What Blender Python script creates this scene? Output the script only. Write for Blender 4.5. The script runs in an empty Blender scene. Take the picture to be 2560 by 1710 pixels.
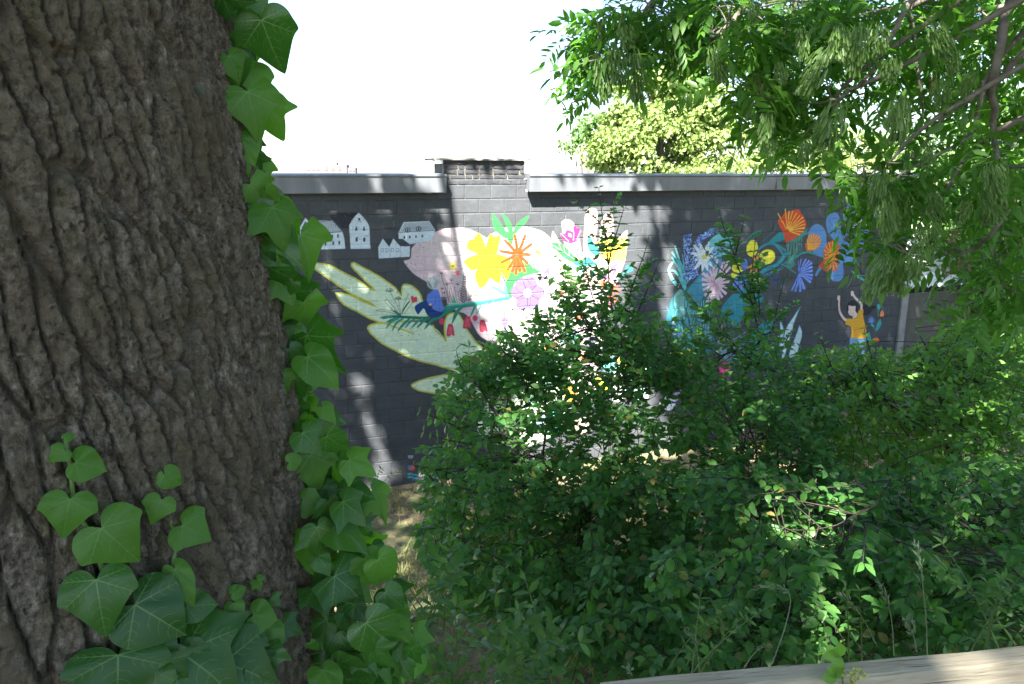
import bpy, math, random
import numpy as np
from mathutils import Vector, Matrix, Quaternion
random.seed(7); rng = np.random.default_rng(7)
S = bpy.context.scene
COL = S.collection
PI = math.pi

# ------------------------------------------------------------------ camera
FPX = 1872.0; PITCH = math.radians(12.6)
F = np.array([0, math.cos(PITCH), -math.sin(PITCH)])
U = np.array([0, math.sin(PITCH), math.cos(PITCH)])
R = np.array([1.0, 0, 0])
cam = bpy.data.cameras.new('camera'); camo = bpy.data.objects.new('camera', cam); COL.objects.link(camo)
cam.sensor_width = 36; cam.lens = 36 * FPX / 2560; cam.clip_start = 0.05; cam.clip_end = 3000
camo.rotation_euler = (PI / 2 - PITCH, 0, 0)
S.camera = camo

# ------------------------------------------------------------------ light
SUN = np.array([-0.20, -0.90, 1.0]); SUN = SUN / np.linalg.norm(SUN)      # towards the sun
SKY_STRENGTH = 0.055
world = bpy.data.worlds.new('World'); S.world = world; world.use_nodes = True
nt = world.node_tree
sky = nt.nodes.new('ShaderNodeTexSky'); sky.sky_type = 'NISHITA'; sky.sun_disc = False
sky.sun_elevation = math.asin(SUN[2]); sky.sun_rotation = math.atan2(SUN[0], SUN[1])
sky.air_density = 1.0; sky.dust_density = 1.0; sky.ozone_density = 2.0
bg = nt.nodes['Background']; bg.inputs[1].default_value = SKY_STRENGTH
nt.links.new(sky.outputs[0], bg.inputs[0])
sl = bpy.data.lights.new('sun', 'SUN'); sl.energy = 5.0; sl.angle = math.radians(0.53); sl.color = (1, 0.95, 0.87)
so = bpy.data.objects.new('sun', sl); COL.objects.link(so)
so.rotation_euler = Vector(SUN).to_track_quat('Z', 'Y').to_euler()
S.view_settings.view_transform = 'Standard'; S.view_settings.look = 'None'
S.view_settings.exposure = 2.98; S.view_settings.gamma = 1; S.view_settings.use_curve_mapping = False
S.render.engine = 'CYCLES'
S.cycles.max_bounces = 7; S.cycles.diffuse_bounces = 4; S.cycles.transmission_bounces = 5
S.cycles.glossy_bounces = 2; S.cycles.transparent_max_bounces = 4
S.cycles.use_denoising = True

# ------------------------------------------------------------------ helpers
def ray(x, y): return F * FPX + R * (x - 1280) + U * (855 - y)
def at(x, y, Y):
    r = ray(x, y); return r * (Y / r[1])
def nrm(v): return v / (np.linalg.norm(v) + 1e-12)

def thing(name, label, cat, loc=(0, 0, 0), rotz=0, group=None):
    o = bpy.data.objects.new(name, None); COL.objects.link(o)
    o.location = loc; o.rotation_euler = (0, 0, rotz); o.empty_display_size = .1
    o['label'] = label; o['category'] = cat
    if group: o['group'] = group
    return o
def mesh_np(name, V, faces=None, tris=None, quads=None, smooth=True, uv=None, mats=None):
    """V (n,3); tris (m,3) and/or quads (k,4) arrays -> mesh"""
    me = bpy.data.meshes.new(name)
    V = np.asarray(V, np.float32)
    if faces is not None:
        me.from_pydata([tuple(map(float, v)) for v in V], [], [tuple(f) for f in faces])
    else:
        parts = []; st = []; tot = []
        off = 0
        for A, k in ((tris, 3), (quads, 4)):
            if A is None or len(A) == 0: continue
            A = np.asarray(A, np.int32); parts.append(A.ravel())
            st.append(off + np.arange(len(A)) * k); tot.append(np.full(len(A), k)); off += A.size
        L = np.concatenate(parts); st = np.concatenate(st).astype(np.int32); tot = np.concatenate(tot).astype(np.int32)
        me.vertices.add(len(V)); me.vertices.foreach_set('co', V.ravel())
        me.loops.add(len(L)); me.loops.foreach_set('vertex_index', L)
        me.polygons.add(len(st)); me.polygons.foreach_set('loop_start', st)
        try: me.polygons.foreach_set('loop_total', tot)
        except Exception: pass
        if uv is not None:
            ul = me.uv_layers.new(name='UVMap'); ul.data.foreach_set('uv', np.asarray(uv, np.float32)[L].ravel())
        me.update(calc_edges=True); me.validate()
    me.polygons.foreach_set('use_smooth', np.full(len(me.polygons), smooth))
    return me
def put(name, me, mat=None, parent=None, **props):
    if mat is not None and len(me.materials) == 0: me.materials.append(mat)
    o = bpy.data.objects.new(name, me); COL.objects.link(o)
    if parent is not None: o.parent = parent
    for k, v in props.items(): o[k] = v
    return o

class MB:                                                    # small mesh collector
    def __init__(s): s.v = []; s.f = []
    def box(s, c, h, rz=0, M=None):
        b = len(s.v)
        for dz in (-1, 1):
            for dy in (-1, 1):
                for dx in (-1, 1):
                    p = Vector((dx * h[0], dy * h[1], dz * h[2]))
                    if M: p = M @ p
                    if rz: p = Matrix.Rotation(rz, 3, 'Z') @ p
                    s.v.append((p.x + c[0], p.y + c[1], p.z + c[2]))
        for q in ((0, 2, 3, 1), (4, 5, 7, 6), (0, 1, 5, 4), (2, 6, 7, 3), (0, 4, 6, 2), (1, 3, 7, 5)):
            s.f.append([b + i for i in q])
        return s
    def tube(s, pts, rad, n=6, cap=True):
        pts = [np.asarray(p, float) for p in pts]
        m = len(pts)
        if not hasattr(rad, '__len__'): rad = [rad] * m
        b = len(s.v); ref = np.array([0.31, 0.2, 0.93])
        for i, p in enumerate(pts):
            t = nrm(pts[min(i + 1, m - 1)] - pts[max(i - 1, 0)])
            if abs(t @ ref) > .95: ref = np.array([1., 0, 0])
            a = nrm(np.cross(t, ref)); c = np.cross(t, a)
            for k in range(n):
                an = 2 * PI * k / n
                s.v.append(tuple(p + rad[i] * (math.cos(an) * a + math.sin(an) * c)))
        for i in range(m - 1):
            for k in range(n):
                k2 = (k + 1) % n
                s.f.append([b + i * n + k, b + i * n + k2, b + (i + 1) * n + k2, b + (i + 1) * n + k])
        if cap:
            s.f.append([b + k for k in range(n)][::-1]); s.f.append([b + (m - 1) * n + k for k in range(n)])
        return s
    def build(s, name, mat, parent=None, smooth=False, **props):
        me = bpy.data.meshes.new(name); me.from_pydata(s.v, [], s.f); me.update()
        me.polygons.foreach_set('use_smooth', np.full(len(me.polygons), smooth))
        return put(name, me, mat, parent, **props)

def bez(p0, p1, p2, n):
    t = np.linspace(0, 1, n)[:, None]
    return (1 - t) ** 2 * p0 + 2 * t * (1 - t) * p1 + t ** 2 * p2
def crom(pts, k=6, closed=False):
    P = np.asarray(pts, float); n = len(P); out = []
    idx = range(n) if closed else range(n - 1)
    for i in idx:
        if closed: a, b, c, d = P[(i - 1) % n], P[i], P[(i + 1) % n], P[(i + 2) % n]
        else: a, b, c, d = P[max(i - 1, 0)], P[i], P[i + 1], P[min(i + 2, n - 1)]
        t = np.arange(k)[:, None] / k
        out.append(.5 * (2 * b + (c - a) * t + (2 * a - 5 * b + 4 * c - d) * t ** 2 + (3 * b - a - 3 * c + d) * t ** 3))
    out = np.concatenate(out)
    if not closed: out = np.vstack([out, P[-1]])
    return out
def inpoly(P, poly):
    P = np.asarray(P, float); poly = np.asarray(poly, float)
    x, y = P[..., 0], P[..., 1]; ins = np.zeros(x.shape, bool); j = len(poly) - 1
    for i in range(len(poly)):
        xi, yi = poly[i]; xj, yj = poly[j]
        if yi != yj:
            c = ((yi > y) != (yj > y)) & (x < (xj - xi) * (y - yi) / (yj - yi) + xi)
            ins ^= c
        j = i
    return ins
# value noise / voronoi for geometry
_T = rng.random((256, 256))
def vnoise(x, y):
    xi = np.floor(x).astype(int); yi = np.floor(y).astype(int); fx = x - xi; fy = y - yi
    fx = fx * fx * (3 - 2 * fx); fy = fy * fy * (3 - 2 * fy)
    g = lambda a, b: _T[a % 256, b % 256]
    return (g(xi, yi) * (1 - fx) + g(xi + 1, yi) * fx) * (1 - fy) + (g(xi, yi + 1) * (1 - fx) + g(xi + 1, yi + 1) * fx) * fy
def fbm(x, y, o=4):
    r = 0; a = .5
    for _ in range(o): r = r + a * vnoise(x, y); x = x * 2.03 + 17.3; y = y * 2.03 + 5.1; a *= .5
    return r
def voro(x, y):
    xi = np.floor(x).astype(int); yi = np.floor(y).astype(int)
    f1 = np.full(x.shape, 9.); f2 = np.full(x.shape, 9.); idd = np.zeros(x.shape)
    for dx in (-1, 0, 1):
        for dy in (-1, 0, 1):
            a, b = (xi + dx), (yi + dy)
            px = a + .15 + .7 * _T[a % 256, b % 256]; py = b + .15 + .7 * _T[(b + 91) % 256, (a + 37) % 256]
            d = np.hypot(px - x, py - y)
            nf = d < f1
            f2 = np.where(nf, f1, np.minimum(f2, d)); idd = np.where(nf, _T[(a + 13) % 256, (b + 71) % 256], idd); f1 = np.where(nf, d, f1)
    return f1, f2, idd

# ------------------------------------------------------------------ materials
def new_mat(name):
    m = bpy.data.materials.new(name); m.use_nodes = True
    t = m.node_tree; b = t.nodes['Principled BSDF']
    return m, t, b, t.nodes['Material Output']
def N(t, typ, **kw):
    n = t.nodes.new(typ)
    for k, v in kw.items(): setattr(n, k, v)
    return n
def mixrgb(t, fac, a, b, mode='MIX'):
    m = N(t, 'ShaderNodeMix', data_type='RGBA', blend_type=mode)
    for s_, v in ((0, fac), (6, a), (7, b)):
        if hasattr(v, 'links'): t.links.new(v, m.inputs[s_])
        elif isinstance(v, (int, float)): m.inputs[s_].default_value = v
        else: m.inputs[s_].default_value = (*v, 1)
    return m.outputs[2]
def math_(t, op, a, b=0.5, c=None, clamp=False):
    m = N(t, 'ShaderNodeMath', operation=op, use_clamp=clamp)
    for i, v in enumerate((a, b, c)):
        if v is None: continue
        if hasattr(v, 'links'): t.links.new(v, m.inputs[i])
        else: m.inputs[i].default_value = v
    return m.outputs[0]
def noise(t, scale, detail=4, rough=.55, vec=None, dist=0):
    n = N(t, 'ShaderNodeTexNoise'); n.inputs['Scale'].default_value = scale; n.inputs['Detail'].default_value = detail
    n.inputs['Roughness'].default_value = rough; n.inputs['Distortion'].default_value = dist
    if vec is None: vec = objco(t)
    t.links.new(vec, n.inputs['Vector']); return n.outputs[0]
def objco(t, obj=None):
    n = N(t, 'ShaderNodeTexCoord')
    if obj is not None: n.object = obj
    return n.outputs['Object']
def geoco(t): return N(t, 'ShaderNodeNewGeometry').outputs['Position']
def scalev(t, vec, s3):
    m = N(t, 'ShaderNodeMapping'); t.links.new(vec, m.inputs[0]); m.inputs['Scale'].default_value = s3; return m.outputs[0]
def ramp(t, fac, stops):
    r = N(t, 'ShaderNodeValToRGB'); e = r.color_ramp.elements
    while len(e) < len(stops): e.new(.5)
    for el, (p, c) in zip(e, stops):
        el.position = p; el.color = (*c, 1) if hasattr(c, '__len__') else (c, c, c, 1)
    t.links.new(fac, r.inputs[0]); return r.outputs[0]
def bump(t, b, h, strength=.4, dist=.01):
    n = N(t, 'ShaderNodeBump'); n.inputs['Strength'].default_value = strength; n.inputs['Distance'].default_value = dist
    t.links.new(h, n.inputs['Height']); t.links.new(n.outputs[0], b.inputs['Normal'])
def island(t):
    g = N(t, 'ShaderNodeNewGeometry').outputs['Random Per Island']; o = N(t, 'ShaderNodeObjectInfo').outputs['Random']
    return math_(t, 'FRACT', math_(t, 'ADD', g, math_(t, 'MULTIPLY', o, 7.13)))
def mat_leaf(name, c1, c2, trans, rough=.42, tfac=.4, vein=None, spec=.4, vcol=(.17, .30, .09), old=None):
    m, t, b, out = new_mat(name)
    r = island(t)
    col = mixrgb(t, r, c1, c2)
    if old: col = mixrgb(t, ramp(t, math_(t, 'FRACT', math_(t, 'MULTIPLY', r, 13.7)), [(.955, 0), (.97, 1)]), col, old)
    n = noise(t, 9 if vein else 20, 3, .6)
    col = mixrgb(t, math_(t, 'MULTIPLY', n, .45), col, tuple(x * .45 for x in c1))
    if vein is not None:
        uv = N(t, 'ShaderNodeUVMap').outputs[0]
        im = N(t, 'ShaderNodeTexImage', image=vein, extension='CLIP')
        mp = N(t, 'ShaderNodeMapping'); mp.inputs['Location'].default_value = (.5, .25, 0); mp.inputs['Scale'].default_value = (.5, .5, 1)
        t.links.new(uv, mp.inputs[0]); t.links.new(mp.outputs[0], im.inputs[0])
        col = mixrgb(t, math_(t, 'MULTIPLY', im.outputs[0], .8), col, vcol)
        hh = math_(t, 'ADD', math_(t, 'MULTIPLY', im.outputs[0], .6), noise(t, 60, 3))
        bump(t, b, hh, .3, .001)
    t.links.new(col, b.inputs['Base Color']); b.inputs['Roughness'].default_value = rough
    b.inputs['Specular IOR Level'].default_value = spec
    tr = N(t, 'ShaderNodeBsdfTranslucent'); tc = mixrgb(t, r, trans, tuple(x * .7 for x in trans))
    if vein is not None: tc = mixrgb(t, math_(t, 'MULTIPLY', im.outputs[0], .4), tc, tuple(x * .5 for x in trans))
    t.links.new(tc, tr.inputs[0])
    mx = N(t, 'ShaderNodeMixShader'); mx.inputs[0].default_value = tfac
    t.links.new(b.outputs[0], mx.inputs[1]); t.links.new(tr.outputs[0], mx.inputs[2]); t.links.new(mx.outputs[0], out.inputs[0])
    return m
def mat_plain(name, c1, c2=None, scale=6, rough=.7, bmp=.2, metal=0, detail=5, vec3=None):
    m, t, b, out = new_mat(name)
    co = objco(t)
    if vec3: co = scalev(t, co, vec3)
    n = noise(t, scale, detail, .6, co)
    t.links.new(ramp(t, n, [(.3, c1), (.72, c2 or tuple(x * .75 for x in c1))]), b.inputs['Base Color'])
    b.inputs['Roughness'].default_value = rough; b.inputs['Metallic'].default_value = metal
    if bmp: bump(t, b, noise(t, scale * 6, 4, .6, co), bmp, .01)
    return m

# ------------------------------------------------------------------ mural wall frame
ANG = math.radians(70.5)
WD = np.array([math.sin(ANG), math.cos(ANG), 0]); WN = np.array([math.cos(ANG), -math.sin(ANG), 0])
WP0 = np.array([0, 10.62, 0.0]); SL, SR, ZB, ZT = -3.13, 7.27, -4.42, -0.02
def wall_sz(x, y):
    r = ray(x, y); P = r * ((WP0 @ WN) / (r @ WN)); return np.array([(P - WP0) @ WD, P[2]])
def wpt(s, z, out=0.): return WP0 + WD * s + WN * out + np.array([0, 0, z])
def ground_z(x, y):
    x = np.asarray(x, float); y = np.asarray(y, float)
    z = -1.6 - .34 * np.clip(y, -3, 8.1)
    z = z + .18 * np.clip(x - 3.2, 0, 7) * np.clip((y - 3) / 4, 0, 1)
    near = np.exp(-((x ** 2 + (y - 2) ** 2) / 400))
    return z + (fbm(x * .7 + 40, y * .7 + 40, 3) - .45) * .12 * near


# ================================================================== the painting on the wall (flat print, made here from shapes)
PPM = 230; TW = int((SR - SL) * PPM); TH = int((ZT - ZB) * PPM)
TEX = np.zeros((TH, TW, 3), np.float32)
gy, gx = np.mgrid[0:TH, 0:TW]
pn = fbm(gx / 60., gy / 34., 4); pn2 = fbm(gx / 9. + 50, gy / 9., 3)
TEX[:] = np.array([.055, .060, .066]) * (0.78 + .5 * pn + .12 * pn2)[..., None]
ORG = {'A': (640, 440, 3.354), 'B': (1000, 540, 5.87), 'C': (1300, 480, 3.7325), 'D': (1600, 480, 3.4075),
       'E': (1900, 480, 3.564), 'F': (680, 860, 3.557), 'G': (600, 380, 4.356), 'H': (1700, 440, 6.522),
       'I': (1380, 500, 7.128), 'J': (1540, 560, 8.71), 'K': (1760, 600, 7.827), 'L': (1300, 700, 5.227), 'P': (0, 0, 1)}
def tp(fr, pts):
    ox, oy, s = ORG[fr]; out = []
    for a, b in pts:
        q = wall_sz(ox + a / s, oy + b / s); out.append(((q[0] - SL) * PPM, (ZT - q[1]) * PPM))
    return np.array(out)
def fillT(T, col, jit=.10, alpha=1.):
    x0, y0 = np.floor(T.min(0)).astype(int) - 1; x1, y1 = np.ceil(T.max(0)).astype(int) + 2
    x0, y0 = max(x0, 0), max(y0, 0); x1, y1 = min(x1, TW), min(y1, TH)
    if x1 <= x0 or y1 <= y0: return
    Y, X = np.mgrid[y0:y1, x0:x1]
    cov = np.zeros(X.shape)
    for ox_, oy_ in ((.25, .3), (.75, .2), (.3, .8), (.8, .7)):
        cov += inpoly(np.stack([X + ox_, Y + oy_], -1), T)
    cov = cov[..., None] * .25 * alpha
    sh = (1 - jit / 2 + jit * fbm(X / 7., Y / 7., 3) * 2 - jit / 2)[..., None]
    TEX[y0:y1, x0:x1] = TEX[y0:y1, x0:x1] * (1 - cov) + np.array(col) * sh * cov
def poly(fr, col, pts, smooth=True, jit=.10, alpha=1.):
    T = tp(fr, pts)
    if smooth: T = crom(T, 5, True)
    fillT(T, col, jit, alpha)
def line(fr, col, w, pts, taper=0, smooth=True, alpha=1., closed=False):
    """w = width in photo pixels"""
    T = tp(fr, pts)
    if smooth and len(T) > 2: T = crom(T, 6, closed)
    w = w * PPM / 180.
    d = np.gradient(T, axis=0); d /= (np.linalg.norm(d, axis=1)[:, None] + 1e-9); nn = np.stack([-d[:, 1], d[:, 0]], 1)
    tt = np.linspace(0, 1, len(T))
    ww = w / 2 * (1 - taper * tt if taper >= 0 else 1 + taper * (1 - tt))
    if taper == 2: ww = w / 2 * np.sin(PI * (tt * .9 + .08)) ** .7
    Q = np.vstack([T + nn * ww[:, None], (T - nn * ww[:, None])[::-1]])
    fillT(Q, col, .15, alpha)
def disc(fr, col, c, rx, ry=None, rot=0, alpha=1., ring=0):
    ry = ry or rx
    an = np.linspace(0, 2 * PI, 26)[:-1]; cr, sr = math.cos(math.radians(rot)), math.sin(math.radians(rot))
    pts = [(c[0] + rx * math.cos(a) * cr - ry * math.sin(a) * sr, c[1] + rx * math.cos(a) * sr + ry * math.sin(a) * cr) for a in an]
    if ring: line(fr, col, ring, pts + pts[:1], alpha=alpha)
    else: poly(fr, col, pts, False, .10, alpha)

PALE = (.60, .72, .52); OLIVE = (.50, .50, .07); PINK = (.62, .48, .50); PEACH = (.56, .37, .33)
# the pale pink heart-shaped mass and palm
poly('P', PINK, [(1010,652),(1026,646),(1029,622),(1041,608),(1058,593),(1085,581),(1111,572),(1136,569),(1162,571),(1187,579),(1204,588),(1217,595),
  (1227,586),(1242,579),(1256,571),(1290,570),(1305,566),(1324,569),(1349,576),(1366,586),(1380,600),(1395,612),(1420,622),(1450,630),(1500,640),(1560,640),
  (1552,680),(1532,735),(1515,820),(1498,900),(1480,1010),(1400,1020),(1350,960),(1300,905),(1262,882),(1240,864),(1215,850),(1198,838),(1184,815),(1175,797),
  (1160,783),(1143,778),(1120,760),(1095,738),(1070,708),(1050,695),(1035,685),(1025,675),(1014,661)])
poly('P', (.62,.54,.52), [(1070,600),(1140,578),(1200,600),(1290,600),(1330,690),(1330,850),(1260,870),(1200,800),(1150,700),(1090,650)], alpha=.6)
poly('I', PEACH, [(0,600),(60,620),(130,740),(240,860),(330,960),(400,1080),(500,1200),(900,1250),(1000,1500),(300,1560),(0,1300)])
poly('I', (.55,.37,.32), [(165,420),(185,375),(230,350),(300,350),(370,400),(430,500),(480,640),(505,800),(530,930),(600,1100),(420,1120),(280,950),(215,760),(180,520)])
poly('I', PEACH, [(580,1000),(555,850),(560,700),(575,450),(590,260),(630,180),(700,145),(780,160),(812,220),(808,400),(790,620),(780,800),(800,1000),(700,1150)])
poly('I', PEACH, [(1095,640),(1100,480),(1095,360),(1070,270),(1030,225),(970,235),(920,290),(890,360),(860,440),(850,600),(830,760),(800,950),(900,1050),(1050,900)])
poly('I', (.50,.29,.30), [(1185,690),(1215,640),(1250,600),(1335,543),(1350,650),(1348,780),(1325,900),(1300,1010),(1262,1120),(1240,1260),(1190,1340),(1000,1300),(1100,1000)])
poly('L', (.36,.42,.38), [(330,300),(560,260),(840,180),(950,300),(900,560),(600,620),(400,560)], alpha=.6)
# lower pale green hand
poly('P', PALE, [(919,820),(926,813),(942,809),(960,808),(1000,806),(1060,806),(1090,822),(1105,838),(1115,853),(1112,836),(1111,819),(1113,804),(1117,792),(1125,785),(1136,782),(1147,786),(1159,806),(1166,822),(1177,837),
  (1195,861),(1221,878),(1266,890),(1330,905),(1400,960),(1420,1060),(1300,1120),(1205,1092),(1196,1050),(1204,1010),(1228,992),(1190,992),(1158,991),(1128,988),(1102,984),(1072,980),(1045,974),(1029,963),(1048,953),(1068,947),(1100,940),(1141,932),(1120,922),(1090,912),(1050,902),(1017,890),(985,874),(955,858),(940,845),(926,832)])
line('P', OLIVE, 4, [(919,820),(926,832),(940,845),(955,858),(985,874),(1017,890),(1050,902),(1090,912),(1120,920),(1200,929)])
line('P', OLIVE, 4, [(1141,932),(1100,939),(1068,946),(1048,953),(1029,963),(1045,975),(1072,981),(1102,985),(1128,989),(1158,992),(1230,993)])
line('P', OLIVE, 5, [(919,820),(926,813),(942,809),(960,808),(975,812)])
line('P', OLIVE, 4, [(1081,812),(1090,827),(1105,840),(1115,853),(1112,836),(1111,819),(1113,804),(1117,792),(1125,785),(1136,783),(1147,787),(1159,806),(1166,822),(1177,838),(1195,861),(1221,878),(1260,888)])
# upper pale green hand
H1 = [(460,740),(475,728),(500,730),(560,738),(620,750),(670,775),(720,802),(780,835),(830,858),(880,890),(930,930),(975,955),(1000,965),(975,935),(940,898),(900,860),(870,828),(830,790),(800,752),(803,733),(820,728),
  (850,742),(900,770),(960,800),(1000,825),(1050,852),(1090,882),(1130,910),(1165,940),(1195,975),(1222,1010),(1222,970),(1226,935),(1235,912),(1260,908),(1300,918),(1330,940),(1358,965),(1380,1000),(1395,1050),(1420,1110),(1450,1190),(1300,1210),(1100,1236),(1050,1230),
  (960,1197),(900,1165),(850,1135),(800,1112),(740,1078),(705,1045),(685,1015),(668,980),(700,982),(760,992),(820,1012),(880,1045),(950,1075),(1022,1106),(960,1062),(900,1035),(820,1000),(770,968),(700,923),(640,880),(580,838),(520,798),(475,765)]
poly('A', PALE, H1, False)
line('A', OLIVE, 4, H1 + H1[:1], smooth=False)
line('A', OLIVE, 4, [(1100,1238),(1150,1262),(1220,1285),(1325,1322)])
line('A', (.5,.66,.66), 8, [(1350,1370),(1420,1420),(1330,1440)], alpha=.3)
# thin drawn stems and flower heads on the hand
K0 = (.03, .08, .06)
for p in [[(1210,1165),(1190,1100),(1150,1020),(1120,960)],[(1215,1165),(1205,1100),(1195,1040)],[(1225,1165),(1240,1080),(1280,985)],[(1200,1170),(1140,1120),(1085,1060),(1095,1035),(1130,1070),(1190,1140)],
          [(1190,1165),(1100,1140),(1005,1130),(1040,1120),(1130,1130),(1190,1160)],[(1240,1160),(1290,1090),(1320,1055)],[(1220,1160),(1225,1110)]]: line('A', K0, 1.1, p)
for c, r_ in (((1120,970), 32), ((1192,1035), 24)):
    for a in range(-70, 250, 40):
        e = (c[0] + r_ * math.cos(math.radians(a)), c[1] - abs(r_ * math.sin(math.radians(a))) * .9)
        line('A', K0, 1, [c, e]); disc('A', K0, e, 4)
line('A', (.02,.12,.08), 4, [(1290,1045),(1250,1100),(1225,1150)], taper=2)
line('A', (.02,.16,.12), 5, [(1155,1125),(1185,1150),(1215,1170)], taper=2)
poly('A', (.62,.06,.09), [(1298,1015),(1315,1005),(1328,1018),(1342,1008),(1352,1030),(1352,1052),(1330,1060),(1310,1062)])
# teal branch with hanging leaves
TE, TL, DG = (.03,.26,.19), (.10,.45,.38), (.01,.15,.09)
for p, w, c in [([(1060,1190),(1150,1178),(1300,1186),(1450,1186),(1580,1130)],7,DG),([(1560,1120),(1650,1095),(1800,1080),(1900,1062),(2130,1020)],11,TE),([(1600,1085),(1750,1070),(1900,1045),(2130,1005)],4,TL)]: line('A', c, w, p)
for a, b, c, w in [((1150,1185),(1090,1180),(1035,1192),6),((1190,1190),(1140,1205),(1088,1228),6),((1200,1195),(1130,1225),(1090,1280),6),((1240,1195),(1180,1230),(1140,1302),6),((1290,1195),(1240,1240),(1185,1305),7),
     ((1340,1195),(1290,1225),(1250,1277),6),((1400,1190),(1350,1225),(1300,1277),6),((1450,1190),(1400,1220),(1348,1276),7),((1510,1185),(1460,1225),(1410,1288),7),((1600,1110),(1540,1165),(1440,1235),9),
     ((1700,1085),(1620,1130),(1500,1210),9),((1760,1080),(1700,1120),(1650,1190),8),((1740,1085),(1690,1140),(1640,1240),8),((1850,1070),(1825,1120),(1795,1185),6),((1900,1060),(1880,1100),(1850,1160),5),((1980,1045),(1950,1080),(1925,1125),4)]:
    line('A', TE if w < 7 else (.02,.22,.14), w, [a, b, c], taper=2)
line('A', TL, 2, [(2000,1040),(1970,1080),(1975,1125),(2000,1130),(1985,1145),(1950,1140),(1925,1190)])
line('A', (.05,.1,.05), 1.2, [(1850,1075),(1845,1170)])
for a, b, c in [((1900,1035),(1850,1010),(1810,960)),((1905,1035),(1895,1000),(1905,960)),((1990,1030),(1960,1000),(1955,960)),((1995,1030),(2010,1000),(2015,980)),((1890,1020),(1830,940),(1785,890))]:
    line('A', (.10,.33,.10), 5, [a, b, c], taper=2)
for a, b, c in [((2110,1010),(2040,960),(1960,920)),((2100,1000),(2090,950),(2100,900))]: line('A', (.08,.42,.38), 11, [a, b, c], taper=2)
# red bells
RD = (.60,.05,.10)
disc('A', RD, (1556,1218), 22, 28); disc('A', RD, (1836,1192), 22, 25)
for cx, cy, a in ((1629,1293,0),(1775,1228,-8),(1897,1258,12)):
    poly('A', RD, [(cx-18,cy-45),(cx+8,cy-52),(cx+22,cy-40),(cx+34+a,cy+45),(cx+8+a,cy+38),(cx-6+a,cy+52),(cx-34+a,cy+40)])
    for k in (-14, 0, 14): line('A', (.75,.25,.28), 1, [(cx+k*.5,cy-30),(cx+k+a,cy+35)])
# reading boy
poly('A', (.01,.045,.18), [(1330,1098),(1380,1060),(1430,1050),(1462,1080),(1490,1120),(1565,1132),(1568,1150),(1535,1178),(1480,1190),(1435,1162),(1408,1112),(1385,1130),(1357,1160)])
poly('A', (.11,.20,.60), [(1462,975),(1485,956),(1520,950),(1535,975),(1548,1020),(1570,1090),(1567,1136),(1520,1134),(1480,1110),(1475,1080),(1440,1065),(1432,1030),(1436,998)])
line('A', (.05,.1,.4), 1.5, [(1505,1000),(1502,1060),(1475,1085)])
disc('A', (.62,.45,.36), (1462,1078), 14, 9)
disc('A', (.36,.41,.42), (1482,895), 50, 55)
for k in range(16):
    a = rng.uniform(0, PI); q = (1482 + 30 * math.cos(a * 2), 893 + 34 * math.sin(a * 2))
    line('A', (.14,.17,.18), 1, [(q[0]-12, q[1]-16), (q[0]+4, q[1]), (q[0]-4, q[1]+18)])
# black outline meadow
K1 = (.06,.05,.05)
for k in range(16):
    x = 1560 + k * 15 + rng.uniform(-4, 4); line('A', K1, .9, [(x + 14, 1065), (x + rng.uniform(-8, 8), 1000), (x + rng.uniform(-22, 14), 930 + rng.uniform(-20, 40))])
line('A', K1, 1.2, [(1620,1060),(1595,960),(1565,880),(1553,820)]); 
for c, r_ in (((1553,822),18),((1637,880),28),((1600,915),16),((1690,915),20),((1562,950),18),((1575,985),16)):
    for a in range(20, 180, 32): line('A', K1, 1, [c, (c[0]+r_*math.cos(math.radians(a)), c[1]-r_*math.sin(math.radians(a)))])
for k in range(11):
    y = 850 + k * 21; x = 1748 - k * 1.0; w = 12 + k * 1.7
    for s_ in (-1, 1): line('A', K1, 2.6, [(x, y), (x + s_ * w, y - w * .9)])
for k in range(7):
    y = 960 + k * 14; x = 1818 - k * 5
    for s_ in (-1, 1): line('A', K1, 2, [(x, y), (x + s_ * 11, y - 9)])
for s_ in (-8, 0, 9): line('A', K1, 2.4, [(1592 + s_ * .3, 1065), (1585 + s_, 1040), (1570 + s_ * 2, 1015)])
poly('A', (.08,.42,.2), [(1640,1062),(1650,1035),(1660,1012),(1672,1040),(1680,1065)])
# small yellow and red flowers
for c, r_, col in (((775,735), 62, (.85,.68,.12)), ((842,835), 42, (.75,.12,.14))):
    for a in range(0, 360, 60):
        disc('B', col, (c[0] + r_*.62*math.cos(math.radians(a+15)), c[1] + r_*.62*math.sin(math.radians(a+15))), r_*.45, r_*.3, a + 15)
    disc('B', (.1,.08,.05), c, r_*.16)
# green plant behind the orange flower
GR = (.03,.17,.05)
poly('B', GR, [(1345,-30),(1372,180),(1430,250),(1560,335),(1575,250),(1480,110),(1400,5)])
poly('B', GR, [(1488,-20),(1530,60),(1560,160),(1600,240),(1650,230),(1650,160),(1600,60),(1540,-10)])
poly('B', GR, [(1892,-10),(1800,35),(1740,90),(1690,160),(1640,300),(1640,410),(1700,260),(1800,150),(1860,70)])
poly('B', GR, [(1560,240),(1690,230),(1670,330),(1640,420),(1600,400)])
poly('B', (.03,.16,.05), [(1560,950),(1590,820),(1640,740),(1760,690),(1850,690),(1950,760),(2070,820),(1960,850),(1850,880),(1750,930),(1680,1000),(1645,1100),(1645,1200),(1600,1190),(1565,1080)])
line('B', (.03,.16,.05), 5, [(1430,765),(1500,880),(1560,1000),(1620,1160)], taper=2)
line('B', (.03,.16,.05), 4, [(1935,560),(1945,680),(1990,790)])
poly('B', GR, [(1830,700),(1900,700),(1960,780),(1880,800)])
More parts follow.
